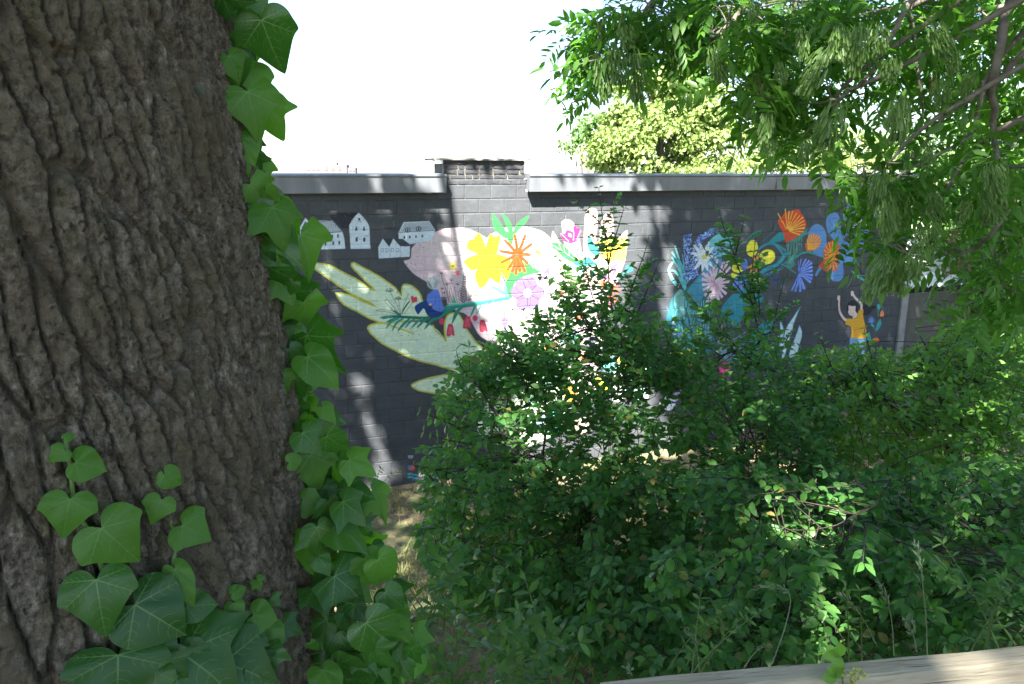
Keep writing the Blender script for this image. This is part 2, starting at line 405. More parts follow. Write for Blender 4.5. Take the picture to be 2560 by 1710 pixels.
# yellow flower
YE = (.70,.50,.01)
for p in ([(1300,640),(1250,430),(1200,300),(1150,255),(1090,300),(1080,340),(1020,345),(975,440),(1000,500),(1100,540),(1180,590)],
          [(1260,620),(1262,430),(1300,310),(1335,262),(1385,300),(1470,290),(1462,400),(1430,530),(1390,620)],
          [(1320,600),(1420,560),(1540,590),(1615,630),(1625,760),(1570,930),(1500,850),(1430,760),(1350,700)],
          [(1280,600),(1180,565),(1040,590),(935,670),(960,710),(1000,760),(1060,805),(1130,780),(1250,700)],
          [(1260,640),(1150,750),(1098,850),(1115,960),(1160,1050),(1210,1055),(1270,1000),(1315,920),(1390,960),(1460,990),(1480,880),(1450,760),(1380,680)]): poly('B', YE, p)
disc('B', YE, (1290,660), 120, 100)
for a in range(0, 360, 33):
    e = (1300 + 95*math.cos(math.radians(a)), 630 + 88*math.sin(math.radians(a))); line('B', (.16,.10,.01), 1.3, [(1300,630), e]); disc('B', (.16,.10,.01), e, 8)
# orange flower
OR = (.55,.048,.006)
for e in [(1680,270),(1840,275),(1940,405),(1920,572),(1880,705),(1835,830),(1695,865),(1570,800),(1475,690),(1460,515),(1530,350),(1640,830),(1760,820)]:
    m = ((1720+e[0])/2 + 8, (570+e[1])/2 - 6); line('B', OR, 10, [(1720,570), m, e], taper=.25)
for e in [(1640,720),(1700,760),(1780,700),(1600,680)]: line('B', (.6,.1,.02), 1.4, [(1720,570), e])
disc('B', (.45,.06,.03), (1720,570), 16)
for a in range(-60, 160, 28): line('B', (.8,.42,.05), 3.5, [(2010,545), (2010 + 60*math.cos(math.radians(-a)), 545 + 60*math.sin(math.radians(-a)))])
# violet flower
VI, VD = (.145,.10,.26), (.055,.032,.14)
for a in (-75, -5, 60, 118, 190, 240):
    c = (1870 + 130*math.cos(math.radians(a)), 1140 + 135*math.sin(math.radians(a)))
    disc('B', VI, c, 118, 104, a); disc('B', VD, c, 118, 104, a, ring=1.2)
for a in (-110, -40, 28, 90, 155): line('B', VD, 3, [(1870,1135), (1870 + 190*math.cos(math.radians(a)), 1135 + 190*math.sin(math.radians(a)))], taper=.5)
disc('B', (.78,.72,.8), (1870,1130), 58, 62)
for a in range(0, 360, 60): disc('B', VD, (1870 + 32*math.cos(math.radians(a)), 1130 + 34*math.sin(math.radians(a))), 17, ring=1)
for e in [(2060,960),(2100,830),(2190,900),(2150,700),(2230,740),(2210,850)]: line('B', VI, 7, [(2160,800), e], taper=.5)
# violet bud on a stem
line('A', (.12,.35,.12), 2, [(2120,1040),(2095,1080),(2085,1130)])
poly('A', (.14,.42,.14), [(2070,1130),(2090,1120),(2106,1145),(2108,1180),(2070,1182),(2064,1150)])
poly('A', VI, [(2064,1190),(2108,1188),(2112,1230),(2100,1260),(2094,1310),(2082,1312),(2074,1270),(2058,1230)])
# tulip and leaves
MG = (.38,.02,.11)
poly('I', MG, [(150,600),(162,640),(190,705),(240,745),(330,772),(420,745),(470,690),(505,610),(508,540),(470,500),(430,500),(425,460),(395,455),(370,510),(360,560),(300,535),(250,545),(232,590),(200,600)])
poly('I', (.84,.4,.55), [(290,600),(340,610),(350,660),(300,650)])
for p in ([(155,600),(200,640),(260,700),(300,740)],[(508,540),(480,610),(440,700)],[(370,510),(385,600),(380,720)]): line('I', (.88,.5,.62), 1.6, p)
poly('I', (.03,.16,.05), [(-10,770),(60,758),(120,768),(200,800),(260,850),(330,930),(400,1000),(500,1070),(640,1125),(560,1150),(430,1130),(330,1100),(230,1040),(150,980),(80,900),(10,860)])
for p in ([(0,800),(150,880),(300,990),(450,1090)],[(120,770),(160,880)],[(200,800),(230,930)],[(60,850),(170,890)],[(300,900),(310,1000)]): line('I', (.35,.65,.35), 1.2, p)
TQ = (.03,.17,.16)
poly('I', TQ, [(620,730),(640,660),(672,630),(710,700),(760,790),(830,860),(850,960),(800,1000),(720,960),(650,880)])
poly('I', TQ, [(380,1110),(480,1095),(590,1050),(660,1010),(720,1080),(800,1130),(850,1150),(740,1175),(560,1180),(430,1170)])
for p, w in [([(360,870),(400,800),(450,800),(480,850),(440,900)],3),([(430,800),(450,880),(490,950)],2.5),([(120,1070),(200,1010),(330,1000)],2.5),([(280,1350),(420,1370),(560,1260),(640,1230)],4),([(330,1240),(500,1250),(620,1220)],4),([(720,1230),(760,1320),(800,1400)],4),([(400,960),(540,990),(590,1010)],4),([(560,1180),(400,1200),(280,1160)],4)]: line('I', TQ, w, p)
poly('I', TQ, [(1330,1160),(1420,1200),(1440,1260),(1340,1300),(1260,1380),(1160,1420),(1200,1370),(1290,1270)])
for p in ([(1010,660),(1170,685),(1300,680),(1345,700),(1320,800),(1310,900),(1200,960),(1080,950),(1010,860)],[(780,790),(850,735),(990,725),(1040,900),(950,940),(880,880)],
          [(1000,930),(860,950),(850,1010),(960,1080),(1000,1150),(1100,1080),(1200,1080),(1270,1110),(1310,1000),(1300,900),(1150,900)]): poly('I', (.88,.74,.08), p)
for a in range(0, 360, 30): line('I', (.86,.40,.06), 5, [(1060,960), (1060 + 110*math.cos(math.radians(a)), 960 + 105*math.sin(math.radians(a)))], taper=.7)
for p in ([(1040,1230),(1120,1170),(1180,1110)],[(1080,1330),(1130,1260),(1110,1200)],[(880,1400),(950,1370),(1030,1390)]): line('I', VI, 8, p, taper=.4)
# half hidden flowers behind the shrub
for c, r_, col in (((780,860),60,(.50,.09,.05)),((870,900),70,(.50,.09,.05)),((850,1010),60,(.50,.10,.05)),((820,1040),40,(.8,.12,.25)),((380,945),26,(.50,.11,.05)),((540,1165),40,(.80,.13,.06)),((740,1160),26,VI),((800,1200),20,VI),((590,1350),18,VI),((240,1470),30,(.8,.3,.1))):
    for a in range(0, 360, 45): line('C', col, 6, [c, (c[0] + r_*math.cos(math.radians(a+9)), c[1] + r_*math.sin(math.radians(a+9)))], taper=.3)
for c in ((300,1120),(390,1160),(500,1110),(230,1260),(270,1330),(600,1180)):
    for a in range(200, 350, 30): line('C', TQ, 6, [(c[0], c[1]+40), (c[0] + 55*math.cos(math.radians(a)), c[1] + 40 + 75*math.sin(math.radians(a)))], taper=2)
for c, col, r_ in (((1390,1060),(.06,.55,.42),28),((1350,1045),(.3,.5,.75),20),((1430,980),(.84,.4,.06),24),((1452,1010),(.84,.24,.08),18),((1500,960),(.86,.7,.06),22),((1470,900),(.8,.25,.1),16),((1560,930),(.7,.74,.7),34),((1610,900),(.5,.75,.66),30),
                   ((1540,985),(.85,.84,.8),30),((1600,985),(.45,.7,.65),26),((1700,890),(.86,.72,.08),26),((1745,880),(.86,.72,.08),26),((1725,905),(.84,.42,.06),16),((1808,915),(.62,.05,.2),14),((1690,985),(.5,.3,.7),14),((1660,1010),(.7,.75,.8),24),((1560,900),(.86,.7,.1),12),((1450,1060),(.8,.6,.5),30),((1300,960),(.42,.5,.36),60),((1400,900),(.22,.34,.28),40),((1420,840),(.10,.22,.2),26),((1330,880),(.42,.2,.12),22),((1480,860),(.2,.13,.3),22),((1380,950),(.08,.2,.12),30),((1520,910),(.1,.3,.28),26),((1340,1000),(.14,.3,.2),24)):
    for k in range(3): disc('P', col, (c[0] + rng.uniform(-12,12), c[1] + rng.uniform(-12,12)), r_*rng.uniform(.4,.8), r_*rng.uniform(.4,.8), rng.uniform(0,90))
# right hand bouquet: teal ground masses
poly('D', (.03,.16,.20), [(210,1160),(255,960),(300,860),(420,800),(520,690),(600,670),(650,760),(660,900),(600,1100),(640,1300),(560,1400),(400,1330),(260,1260)])
poly('D', (.06,.26,.36), [(360,920),(520,690),(640,540),(700,560),(650,700),(560,850),(460,1000)])
poly('D', (.20,.46,.40), [(300,870),(350,830),(390,920),(450,1010),(430,1090),(360,1080),(310,1010),(290,940)])
for p, w in [([(1300,1300),(1200,1150),(1150,980),(1235,830)],10),([(1320,1330),(1230,1230),(1170,1120)],9),([(1500,1450),(1420,1250),(1300,1050),(1200,1010)],9),([(1500,1400),(1480,1050),(1380,800),(1280,470)],9),([(1470,1300),(1400,1000),(1340,820),(1215,610)],9),
             ([(1450,1200),(1380,1000),(1310,880),(1210,720)],8),([(1480,1050),(1470,850),(1440,660)],5),([(1520,1300),(1600,1200),(1670,1040)],6),([(1500,1300),(1560,1100),(1600,860)],5)]:
    line('J', (.30,.62,.58) if w > 9 else (.13,.46,.47), w, p, taper=.55)
for k in range(14): line('D', (.35,.68,.6), 1.3, [(470 + k*10, 1330), (430 + k*14, 1150 + rng.uniform(-30,30)), (380 + k*20, 960 + rng.uniform(-40,60))])
for k in range(16): line('D', (.30,.45,.42) if k % 3 else (.6,.68,.5), 2, [(620, 1370), (680 + k*10, 1240 + k*8), (700 + k*14, 1130 + k*22)])
for k in range(22): line('D', (.08,.16,.26) if k % 2 else (.25,.4,.45), 2.4, [(650, 1330), (760, 1280 + k*9), (900 + rng.uniform(-30,10), 1190 + k*17)])
for k in range(34):
    x0 = rng.uniform(300, 560); c_ = [(.06,.30,.30),(.10,.40,.36),(.02,.10,.14),(.04,.20,.26)][k % 4]
    line('D', c_, rng.uniform(2, 5), [(x0, 1340), (x0 - 40 + rng.uniform(-50, 40), 1150), (x0 - 60 + rng.uniform(-120, 90), 940 + rng.uniform(-60, 90))], taper=2)
for k in range(9): disc('D', [(.50,.38,.46),(.55,.50,.05),(.10,.22,.5),(.4,.5,.5)][k % 4], (rng.uniform(280, 640), rng.uniform(1080, 1380)), rng.uniform(10, 24), rng.uniform(8, 16), rng.uniform(0, 90))
# cyan leaf
disc('D', (.16,.50,.53), (690,450), 112, 95, -25); poly('D', (.10,.28,.44), [(560,600),(640,540),(700,600),(640,680),(550,700)])
# hyacinths
for pts, w in (([(405,375),(400,480),(410,600),(400,740)],34),([(640,320),(560,370),(500,420),(470,520)],30),([(480,520),(470,620),(450,730)],34),([(650,500),(720,460),(650,520)],26)):
    T = crom(np.array(pts, float), 12)
    for q in T:
        for _ in range(9):
            c = (q[0] + rng.uniform(-w, w), q[1] + rng.uniform(-w*.6, w*.6)); L = rng.random()
            disc('D', (.04,.08,.26) if L < .45 else ((.22,.36,.72) if L < .8 else (.45,.6,.85)), c, rng.uniform(4,9), rng.uniform(3,7), rng.uniform(0,180))
# white daisy
for e in [(2025,370),(2125,495),(2190,722),(2100,935),(1995,1030),(1872,1040),(1702,995),(1703,800),(1618,620),(1678,452),(1822,412)]:
    c = np.array((1920.,712.)); e = np.array(e, float); d = e - c; n_ = np.array([-d[1], d[0]]) / np.linalg.norm(d)
    poly('J', (.72,.76,.78), [tuple(c + n_*18), tuple(c + d*.5 + n_*42), tuple(e), tuple(c + d*.5 - n_*42), tuple(c - n_*18)])
    line('J', (.5,.56,.62), .7, [tuple(c), tuple(c + d*.8)])
disc('J', (.62,.60,.06), (1920,715), 54)
# pink gerbera
PG = (.70,.50,.56)
for e in [(530,690),(525,740),(530,790),(536,835),(548,885),(566,945),(588,955),(612,960),(640,940),(668,925),(700,900),(735,870),(760,820),(785,760),(790,700),(770,640),(765,560),(715,590),(655,560),(625,635),(590,660),(560,700)]:
    m = ((640+e[0])/2 + rng.uniform(-6,6), (780+e[1])/2); line('D', PG, 9, [(640,785), m, e], taper=-.45)
disc('D', PG, (645,780), 60, 75)
for k in range(26): a = rng.uniform(0, 2*PI); line('D', (.45,.22,.28), .9, [(642,785), (642 + 55*math.cos(a), 785 + 70*math.sin(a))])
# yellow flower with orange heart, cornflowers
for c, a, b, r_ in (((955,480),48,72,8),((1082,552),70,62,-30),((838,640),58,46,-25),((985,760),46,80,-12),((800,720),30,36,0)): disc('D', (.80,.72,.05), c, a, b, r_)
for e in [(1060,590),(960,540),(900,650),(990,700),(1010,520),(930,700)]: line('D', (.80,.32,.03), 10, [(985,615), e], taper=.5)
disc('D', (.12,.20,.58), (890,620), 26, 50, 5)
for c, r_, a0, a1 in (((858,775),70,0,360),((915,825),75,-95,-5)):
    for a in range(a0, a1, 14): line('D', (.10,.20,.58) if (a//14) % 2 else (.2,.32,.72), 6, [c, (c[0] + r_*math.cos(math.radians(a)), c[1] + r_*math.sin(math.radians(a)))], taper=-.5)
poly('D', (.03,.25,.30), [(690,1000),(760,900),(830,850),(900,822),(970,835),(1030,870),(1055,910),(1020,950),(960,975),(900,1000),(860,1100),(780,1150),(700,1100)])
for p in ([(720,1040),(850,930),(1000,880)],[(800,920),(810,1000)],[(880,870),(860,960)]): line('D', (.15,.42,.46), 1.4, p)
# teal stems to the right hand flowers
for p, w, c in [([(1100,660),(1240,560),(1400,500),(1500,400),(1620,250)],12,(.03,.26,.30)),([(1050,200),(1200,90),(1380,80),(1600,210)],7,(.03,.24,.28)),([(1400,100),(1540,280),(1500,440)],6,(.04,.28,.30)),
                ([(1500,470),(1640,540),(1800,660)],2.5,(.04,.32,.24)),([(1600,440),(1800,330),(2000,240),(2250,300),(2348,330)],6,(.03,.27,.24)),([(1300,660),(1450,600),(1550,540)],1.5,(.15,.45,.4)),([(1150,690),(1400,600),(1600,430)],4,(.03,.22,.28))]:
    line('K', c, w, p)
for k in range(24):
    x0 = 1640 + k*12; line('K', (.03,.26,.18) if k % 2 else (.12,.40,.30), 1.2, [(x0 - 20, 20 + rng.uniform(-40,40)), (x0 - rng.uniform(0,40), 200), (1690 + rng.uniform(-50,50), 420 + rng.uniform(-40,40))])
for k in range(5): disc('K', (.06,.36,.26), (1690,480), 20 + k*18, 12 + k*12, -10, ring=1.2)
poly('H', (.02,.25,.27), [(1420,1110),(1500,1020),(1580,950),(1640,912),(1700,940),(1715,1020),(1640,1060),(1520,1090)])
line('H', (.03,.25,.16), 2, [(1330,870),(1300,940),(1150,1040),(1010,1100),(960,1160)], closed=False); line('H', (.03,.22,.14), 7, [(1320,890),(1200,940),(1080,1040)], taper=2)
line('H', (.02,.18,.14), 2, [(1555,810),(1540,880),(1430,990),(1320,1080)])
for k in range(20): line('H', (.03,.24,.18) if k % 2 else (.08,.34,.26), 1.4, [(1800 + k*10, 1050 + rng.uniform(-20,50)), (1850 + k*8, 980), (2010 + k*5, 880 + rng.uniform(-30,60))])
for k in range(30): a = rng.uniform(0, 2*PI); disc('D', (.03,.08,.28), (1120 + rng.uniform(-80,80), 740 + rng.uniform(-60,60)), rng.uniform(6,18), rng.uniform(3,8), rng.uniform(0,90), alpha=.8)
# big blue leaves
BL = (.10,.24,.47)
disc('E', BL, (508,400), 82, 114); poly('E', BL, [(440,470),(580,400),(585,540),(520,570)])
poly('E', BL, [(588,255),(600,215),(640,188),(690,190),(712,250),(720,330),(728,400),(740,380),(765,350),(770,310),(745,260),(740,200),(770,130),(800,60),(840,50),(870,120),(850,200),(880,250),(950,300),(975,380),(968,450),(930,500),(880,500),(850,450),(820,390),(780,378),(750,410),(745,430),
                   (800,460),(840,500),(860,560),(850,630),(820,660),(770,650),(740,620),(745,700),(735,770),(700,795),(650,790),(610,750),(600,690),(640,640),(690,560),(690,470),(655,430),(610,370),(590,310)])
poly('E', BL, [(925,260),(940,150),(990,130),(1000,200),(980,280)]); poly('E', BL, [(490,745),(500,710),(530,670),(545,685),(520,720),(505,750)]); disc('E', BL, (1040,250), 50, 60)
# orange fan flower
RO, YO = (.62,.07,.02), (.86,.44,.04)
poly('H', RO, [(1592,735),(1640,680),(1690,620),(1760,590),(1840,560),(1930,545),(1980,620),(2030,690),(2055,790),(2040,850),(1980,930),(1900,1000),(1800,1050),(1722,1082),(1700,1010),(1680,930),(1640,860)])
for a, L in [(-118,330),(-95,370),(-84,330),(-74,350),(-62,340),(-50,330),(-40,350),(-30,330),(-20,320),(-9,300),(4,280),(18,220)]:
    b_ = (1745,890); line('H', YO if a % 3 else (.80,.52,.06), 3.4, [(b_[0] + 30*math.cos(math.radians(a)), b_[1] + 30*math.sin(math.radians(a))), (b_[0] + .97*L*math.cos(math.radians(a)), b_[1] + .97*L*math.sin(math.radians(a)))], taper=-.4)
poly('H', RO, [(1695,880),(1780,905),(1860,960),(1800,1040),(1722,1080),(1700,1000)])
poly('H', (.62,.14,.02), [(2040,1150),(2070,1040),(2110,960),(2180,940),(2250,970),(2290,1020),(2290,1100),(2240,1180),(2090,1235)], alpha=.8)
for e in [(2075,1020),(2105,970),(2150,950),(2190,950),(2230,970),(2270,990),(2290,1040),(2290,1090),(2270,1140),(2220,1180)]: line('H', YO, 3, [(2085,1200), e], taper=-.4)
poly('E', (.60,.09,.02), [(520,660),(560,610),(565,520),(600,460),(650,430),(700,460),(720,540),(700,620),(690,690),(610,720),(560,690)], alpha=.75)
for a in range(0, 360, 11): r_ = 85 + 45*abs(math.sin(math.radians(a))) ; line('E', YO if a % 2 else (.78,.14,.03), 3.2, [(638,570), (638 + .72*r_*math.cos(math.radians(a)), 570 + 1.02*r_*math.sin(math.radians(a)))], taper=-.5)
# blue fan flower
for e, w in [((1850,400),4),((1900,370),5),((1995,370),7),((2060,400),9),((2110,440),10),((2120,520),9),((2125,600),8),((2130,690),9),((2110,760),8),((2085,830),10),((1970,970),9),((1880,1015),9),((1785,1010),8),((1712,995),8),((1930,960),5),((1830,900),4)]:
    m = ((1850+e[0])/2 + (8 if e[1] > 650 else -6), (655+e[1])/2); line('K', (.06,.12,.40), w*1.3, [(1850,655), m, e], taper=-.7); line('K', (.24,.34,.74), w*.62, [(1855,655), m, e], taper=-.7)
# white castle with black lines
W1 = (.68,.72,.76)
for p in ([(800,325),(812,240),(830,200),(850,190),(850,330)],[(845,328),(850,210),(870,190),(900,215),(912,260),(912,322)],[(905,322),(905,270),(960,240),(1020,262),(1022,318)],[(835,140),(850,85),(870,68),(886,90),(884,150)],[(1005,190),(1010,120),(1030,100),(1085,110),(1070,190)]): poly('E', W1, p, False)
for p in ([(800,326),(1022,319)],[(815,300),(815,270)],[(850,326),(852,205)],[(870,310),(870,230),(890,215)],[(912,322),(912,262)],[(935,318),(935,280)],[(965,318),(965,285)],[(995,318),(995,280)],[(860,120),(875,118)],[(880,260),(900,258)],[(1020,170),(1030,130)],[(1050,180),(1055,130)]): line('E', (.03,.03,.05), 1.8, p)
disc('E', (.8,.5,.5), (876,270), 8, 6); poly('E', (.03,.03,.05), [(868,310),(876,304),(884,310),(884,326),(868,326)], False)
for p in ([(880,440),(930,450),(970,480)],[(920,370),(940,430),(965,475)],[(1020,375),(1040,410),(1055,440)],[(1000,420),(1040,440),(1060,460)],[(1030,520),(1040,480)]): line('E', (.02,.03,.06), 4, p, taper=2)
for p in ([(810,700),(860,740),(920,790)],[(860,760),(900,770),(950,810)],[(880,740),(950,750)],[(920,800),(950,820)]): line('E', (.08,.42,.38), 6, p, taper=2)
line('E', (.10,.22,.26), 1.6, [(830,620),(890,600),(880,640)])
# dancing girl
SK = (.72,.55,.47)
poly('E', (.015,.018,.03), [(915,1010),(960,1005),(1045,1022),(1000,1050),(980,1085),(945,1100),(915,1090)])
disc('E', (.015,.018,.03), (822,1030), 52, 66, 10)
for p, w in (([(705,940),(703,1010),(712,1070),(740,1120),(775,1148)],8.5),([(822,905),(850,945),(890,985),(903,1015),(900,1060)],9)): line('E', SK, w, p, taper=-.3)
for c in ((700,945),(820,905)):
    disc('E', SK, c, 13, 24); line('E', SK, 2.4, [(c[0]+4,c[1]+5),(c[0]+12,c[1]-18)]); line('E', SK, 2.4, [(c[0]-4,c[1]+4),(c[0]-8,c[1]-22)])
poly('E', SK, [(788,1012),(820,1018),(850,1018),(850,1060),(868,1090),(860,1110),(826,1132),(824,1105),(800,1098),(784,1070),(790,1045)])
line('E', (.25,.12,.1), 1, [(796,1050),(806,1053),(814,1048)]); line('E', (.25,.12,.1), 1, [(806,1078),(820,1082),(834,1076)])
poly('E', (.76,.38,.03), [(757,1182),(765,1150),(772,1128),(800,1126),(830,1133),(862,1108),(882,1052),(920,1046),(916,1100),(930,1160),(944,1230),(944,1312),(880,1306),(808,1300),(818,1240),(812,1205),(790,1188)], False)
poly('E', (.20,.38,.55), [(800,1300),(945,1308),(935,1400),(900,1600),(840,1600),(790,1480)], False)
poly('E', SK, [(615,1425),(640,1405),(675,1440),(650,1455)])
# small flowers beside her
line('E', (.05,.40,.34), 2, [(1052,1110),(1050,1050),(1060,1005)]); disc('E', (.05,.40,.34), (1056,1022), 14, 24)
line('E', (.05,.40,.34), 1.6, [(1060,1060),(1075,1020),(1095,1030),(1090,1060)]); poly('E', (.80,.25,.10), [(1072,1075),(1085,1055),(1102,1070),(1100,1108),(1068,1108)])
for a in range(-170, 0, 22): line('E', (.12,.30,.66), 2.6, [(992,1165), (992 + 32*math.cos(math.radians(a)), 1165 + 58*math.sin(math.radians(a)))])
line('E', (.05,.30,.34), 1.8, [(992,1165),(1015,1200),(1028,1250)])
poly('E', (.05,.33,.32), [(1035,1240),(1035,1190),(1070,1130),(1082,1180),(1060,1215)]); poly('E', (.05,.36,.36), [(1005,1205),(985,1185),(1000,1175),(1015,1195)])
poly('E', (.05,.33,.32), [(955,1320),(950,1280),(975,1250),(990,1320)]); poly('E', (.8,.22,.04), [(1000,1330),(1010,1305),(1050,1300),(1060,1335)])
# pale blades and teal leaves by the path
for p in ([(55,1470),(90,1390),(120,1335),(132,1400),(125,1470)],[(170,1400),(178,1280),(178,1160),(200,1190),(208,1260),(200,1400)],[(360,1022),(335,1080),(300,1170),(285,1240),(255,1330),(215,1470),(195,1470),(205,1360),(225,1230),(285,1130)],[(350,1190),(330,1250),(300,1330),(270,1400),(260,1470),(310,1470),(345,1380),(368,1300),(372,1240)]):
    poly('E', (.56,.68,.70), p); line('E', (.06,.33,.35), 2, p + p[:1])
poly('E', (.03,.24,.28), [(-30,1480),(-10,1330),(20,1230),(80,1140),(145,1108),(110,1180),(70,1280),(55,1400),(50,1480)])
poly('D', (.03,.26,.30), [(910,1420),(910,1340),(960,1200),(1040,1120),(1165,1062),(1120,1150),(1090,1260),(1080,1400),(1010,1460)]); line('D', (.08,.4,.42), 2, [(1000,1440),(1020,1300),(1100,1130)])
# houses
WH, BK = (.55,.64,.70), (.03,.035,.05)
poly('G', WH, [(560,750),(640,840),(712,718),(760,770),(815,870),(812,1066),(500,1072),(440,985),(440,900)], False)
poly('G', BK, [(712,752),(660,856),(768,850)], False); poly('G', WH, [(712,775),(680,846),(748,842)], False)
line('G', BK, 1.2, [(712,780),(712,850)]); line('G', BK, 1.2, [(672,815),(750,812)]); line('G', BK, 1.4, [(640,860),(790,852)])
for x in (490,565,640): line('G', BK, 1.4, [(x, 1070), (x - 2, 985)])
line('G', BK, 1.2, [(430,995),(660,995)])
poly('G', WH, [(770,765),(850,748),(1000,743),(1115,868),(1135,940),(1146,1054),(660,1066),(800,860)], False)
def scallop(fr, quad, nx, ny):
    q = [np.array(a, float) for a in quad]
    for j in range(ny):
        v0 = (j + .3) / ny
        for i in range(nx):
            u0 = (i + .5 * (j % 2)) / nx; u1 = min(u0 + 1. / nx, 1)
            P = lambda u, v: tuple((q[0]*(1-u) + q[1]*u) * (1-v) + (q[3]*(1-u) + q[2]*u) * v)
            line(fr, (.10,.12,.15), .8, [P(u0, v0 - .5/ny), P(u0 + .1/nx, v0 + .2/ny), P((u0+u1)/2, v0 + .5/ny), P(u1 - .1/nx, v0 + .2/ny), P(u1, v0 - .5/ny)], smooth=False)
scallop('G', [(775,775),(1000,748),(1108,866),(850,888)], 13, 8)
line('G', BK, 1.6, [(850,888),(1112,868)]); line('G', BK, 1.4, [(775,765),(1000,745)])
for x, y in ((925,930),(1004,920),(1066,913),(931,1000),(1016,992),(1080,987)): poly('G', BK, [(x-9,y-19),(x+9,y-19),(x+9,y+19),(x-9,y+19)], False)
poly('G', (.022,.024,.035), [(1012,660),(1288,658),(1230,730),(1195,800),(1190,830),(1110,832),(1040,760),(980,712)], False)
poly('G', WH, [(1290,660),(1320,685),(1355,725),(1385,765),(1407,808),(1414,920),(1418,1052),(1205,1056),(1195,900),(1188,800),(1215,750),(1250,705)], False)
disc('G', BK, (1298,732), 13, 15)
for x in (1266,1351): poly('G', BK, [(x,803),(x+11,835),(x+14,858),(x-14,858),(x-11,835)], False)
for x in (1270,1353): poly('G', BK, [(x-12,932),(x+12,932),(x+12,976),(x-12,976)], False)
poly('G', WH, [(1725,880),(1740,850),(1780,765),(2060,752),(2125,850),(2110,900),(2080,960),(1990,980),(1850,1005),(1790,960),(1730,945)], False)
scallop('G', [(1785,775),(2055,762),(2115,845),(1745,868)], 15, 8)
line('G', BK, 1.5, [(1730,876),(2120,852)])
for x, y in ((1825,850),(1945,838)): disc('G', BK, (x, y), 26, 24, ring=2); poly('G', BK, [(x-8,y-10),(x+8,y-10),(x+8,y+16),(x-8,y+16)], False)
for x, y in ((1790,930),(1848,926),(1916,921),(1985,916)): poly('G', BK, [(x-9,y-14),(x+9,y-14),(x+9,y+14),(x-9,y+14)], False)
poly('G', WH, [(1505,1035),(1555,943),(1625,1035),(1670,943),(1745,1028),(1850,1026),(1848,1140),(1510,1160)], False)
poly('G', BK, [(1565,943),(1668,943),(1627,1028)], False); poly('G', (.05,.055,.07), [(1682,945),(1775,945),(1840,1018),(1748,1026)], False)
for x in (1548,1600,1660,1714):
    line('G', BK, 1.1, [(x-13,1086),(x-13,1055),(x,1046),(x+13,1056),(x+13,1085),(x-13,1086)], smooth=False)
for x in (1632,1745): line('G', (.2,.24,.28), 1, [(x,1030),(x,1150)])
# signature corner
disc('F', (.05,.16,.40), (1228,1100), 20, 24); disc('F', (.62,.07,.07), (1250,1104), 22, 24); poly('F', (.30,.36,.42), [(1205,990),(1258,990),(1250,1020),(1215,1020)], False)
for s_, yy in ((-1,1160),(1,1160),(-1,1190),(1,1190)): disc('F', (.05,.36,.42), (1250 + s_*24, yy + s_*4), 22, 9, s_ * 10)
line('F', (.05,.36,.42), 2, [(1250,1150),(1252,1215)])
for p in ([(1338,1148),(1312,1150),(1306,1176),(1336,1172)],[(1310,1160),(1330,1159)],[(1350,1174),(1352,1158),(1364,1156),(1366,1174)],[(1366,1160),(1378,1156),(1382,1174)]): line('F', (.7,.72,.72), 1.1, p, smooth=False)
# bare unpainted edges: cream mortar strip at the top left and left edge, scuffs and drips
edge = (gx < 9 + 7 * fbm(gy / 40., gx * 0 + 3., 3)) & (gy < 1.05 * PPM)
topw = 44 + 12 * fbm(gx / 30., gx * 0 + 9., 3)
top = (gy > 40) & (gy < topw - 1) & ((gx < (-1.0 - SL) * PPM) | (gx > (.2 - SL) * PPM))
for m_ in (edge, top): TEX[m_] = np.array((.42, .42, .34)) * (.75 + .5 * fbm(gx[m_] / 6., gy[m_] / 6., 2))[:, None]
for _ in range(170):
    x = rng.integers(5, TW - 5); y = int(45 + abs(rng.normal()) * 160) if rng.random() < .8 else rng.integers(40, TH - 20)
    h_ = rng.integers(2, 26); y = min(y, TH - 30); TEX[y:y + h_, x:x + rng.integers(1, 4)] *= 1. + rng.uniform(.2, .9)
# brush and roller strokes, soft sprayed edges, little chips in the paint
TEX = (2 * TEX + np.roll(TEX, 1, 0) + np.roll(TEX, -1, 0) + np.roll(TEX, 1, 1) + np.roll(TEX, -1, 1)) / 6
brush = fbm(gx / 26. + 5 * fbm(gx / 90., gy / 90., 2), gy / 2.6, 3); lum = TEX.mean(2); wet = np.clip(lum * 3, .35, 1)
TEX *= (1 + (brush - .47) * .26 * wet)[..., None]
worn = np.clip((fbm(gx / 5., gy / 4., 4) + .25 * fbm(gx / 80., gy / 60., 2) - .80) / .05, 0, 1)[..., None] * .7
TEX = TEX * (1 - worn) + np.array((.10, .10, .10)) * worn
TEX *= (0.93 + .14 * pn2)[..., None]
TEX = np.clip(TEX, 0.004, .86)
mural_img = bpy.data.images.new('mural_paint', TW, TH)
px = np.ones((TH, TW, 4), np.float32)
px[..., :3] = np.where(TEX <= .0031308, TEX * 12.92, 1.055 * TEX ** (1 / 2.4) - .055)
mural_img.pixels.foreach_set(px[::-1].ravel()); mural_img.update(); mural_img.pack()

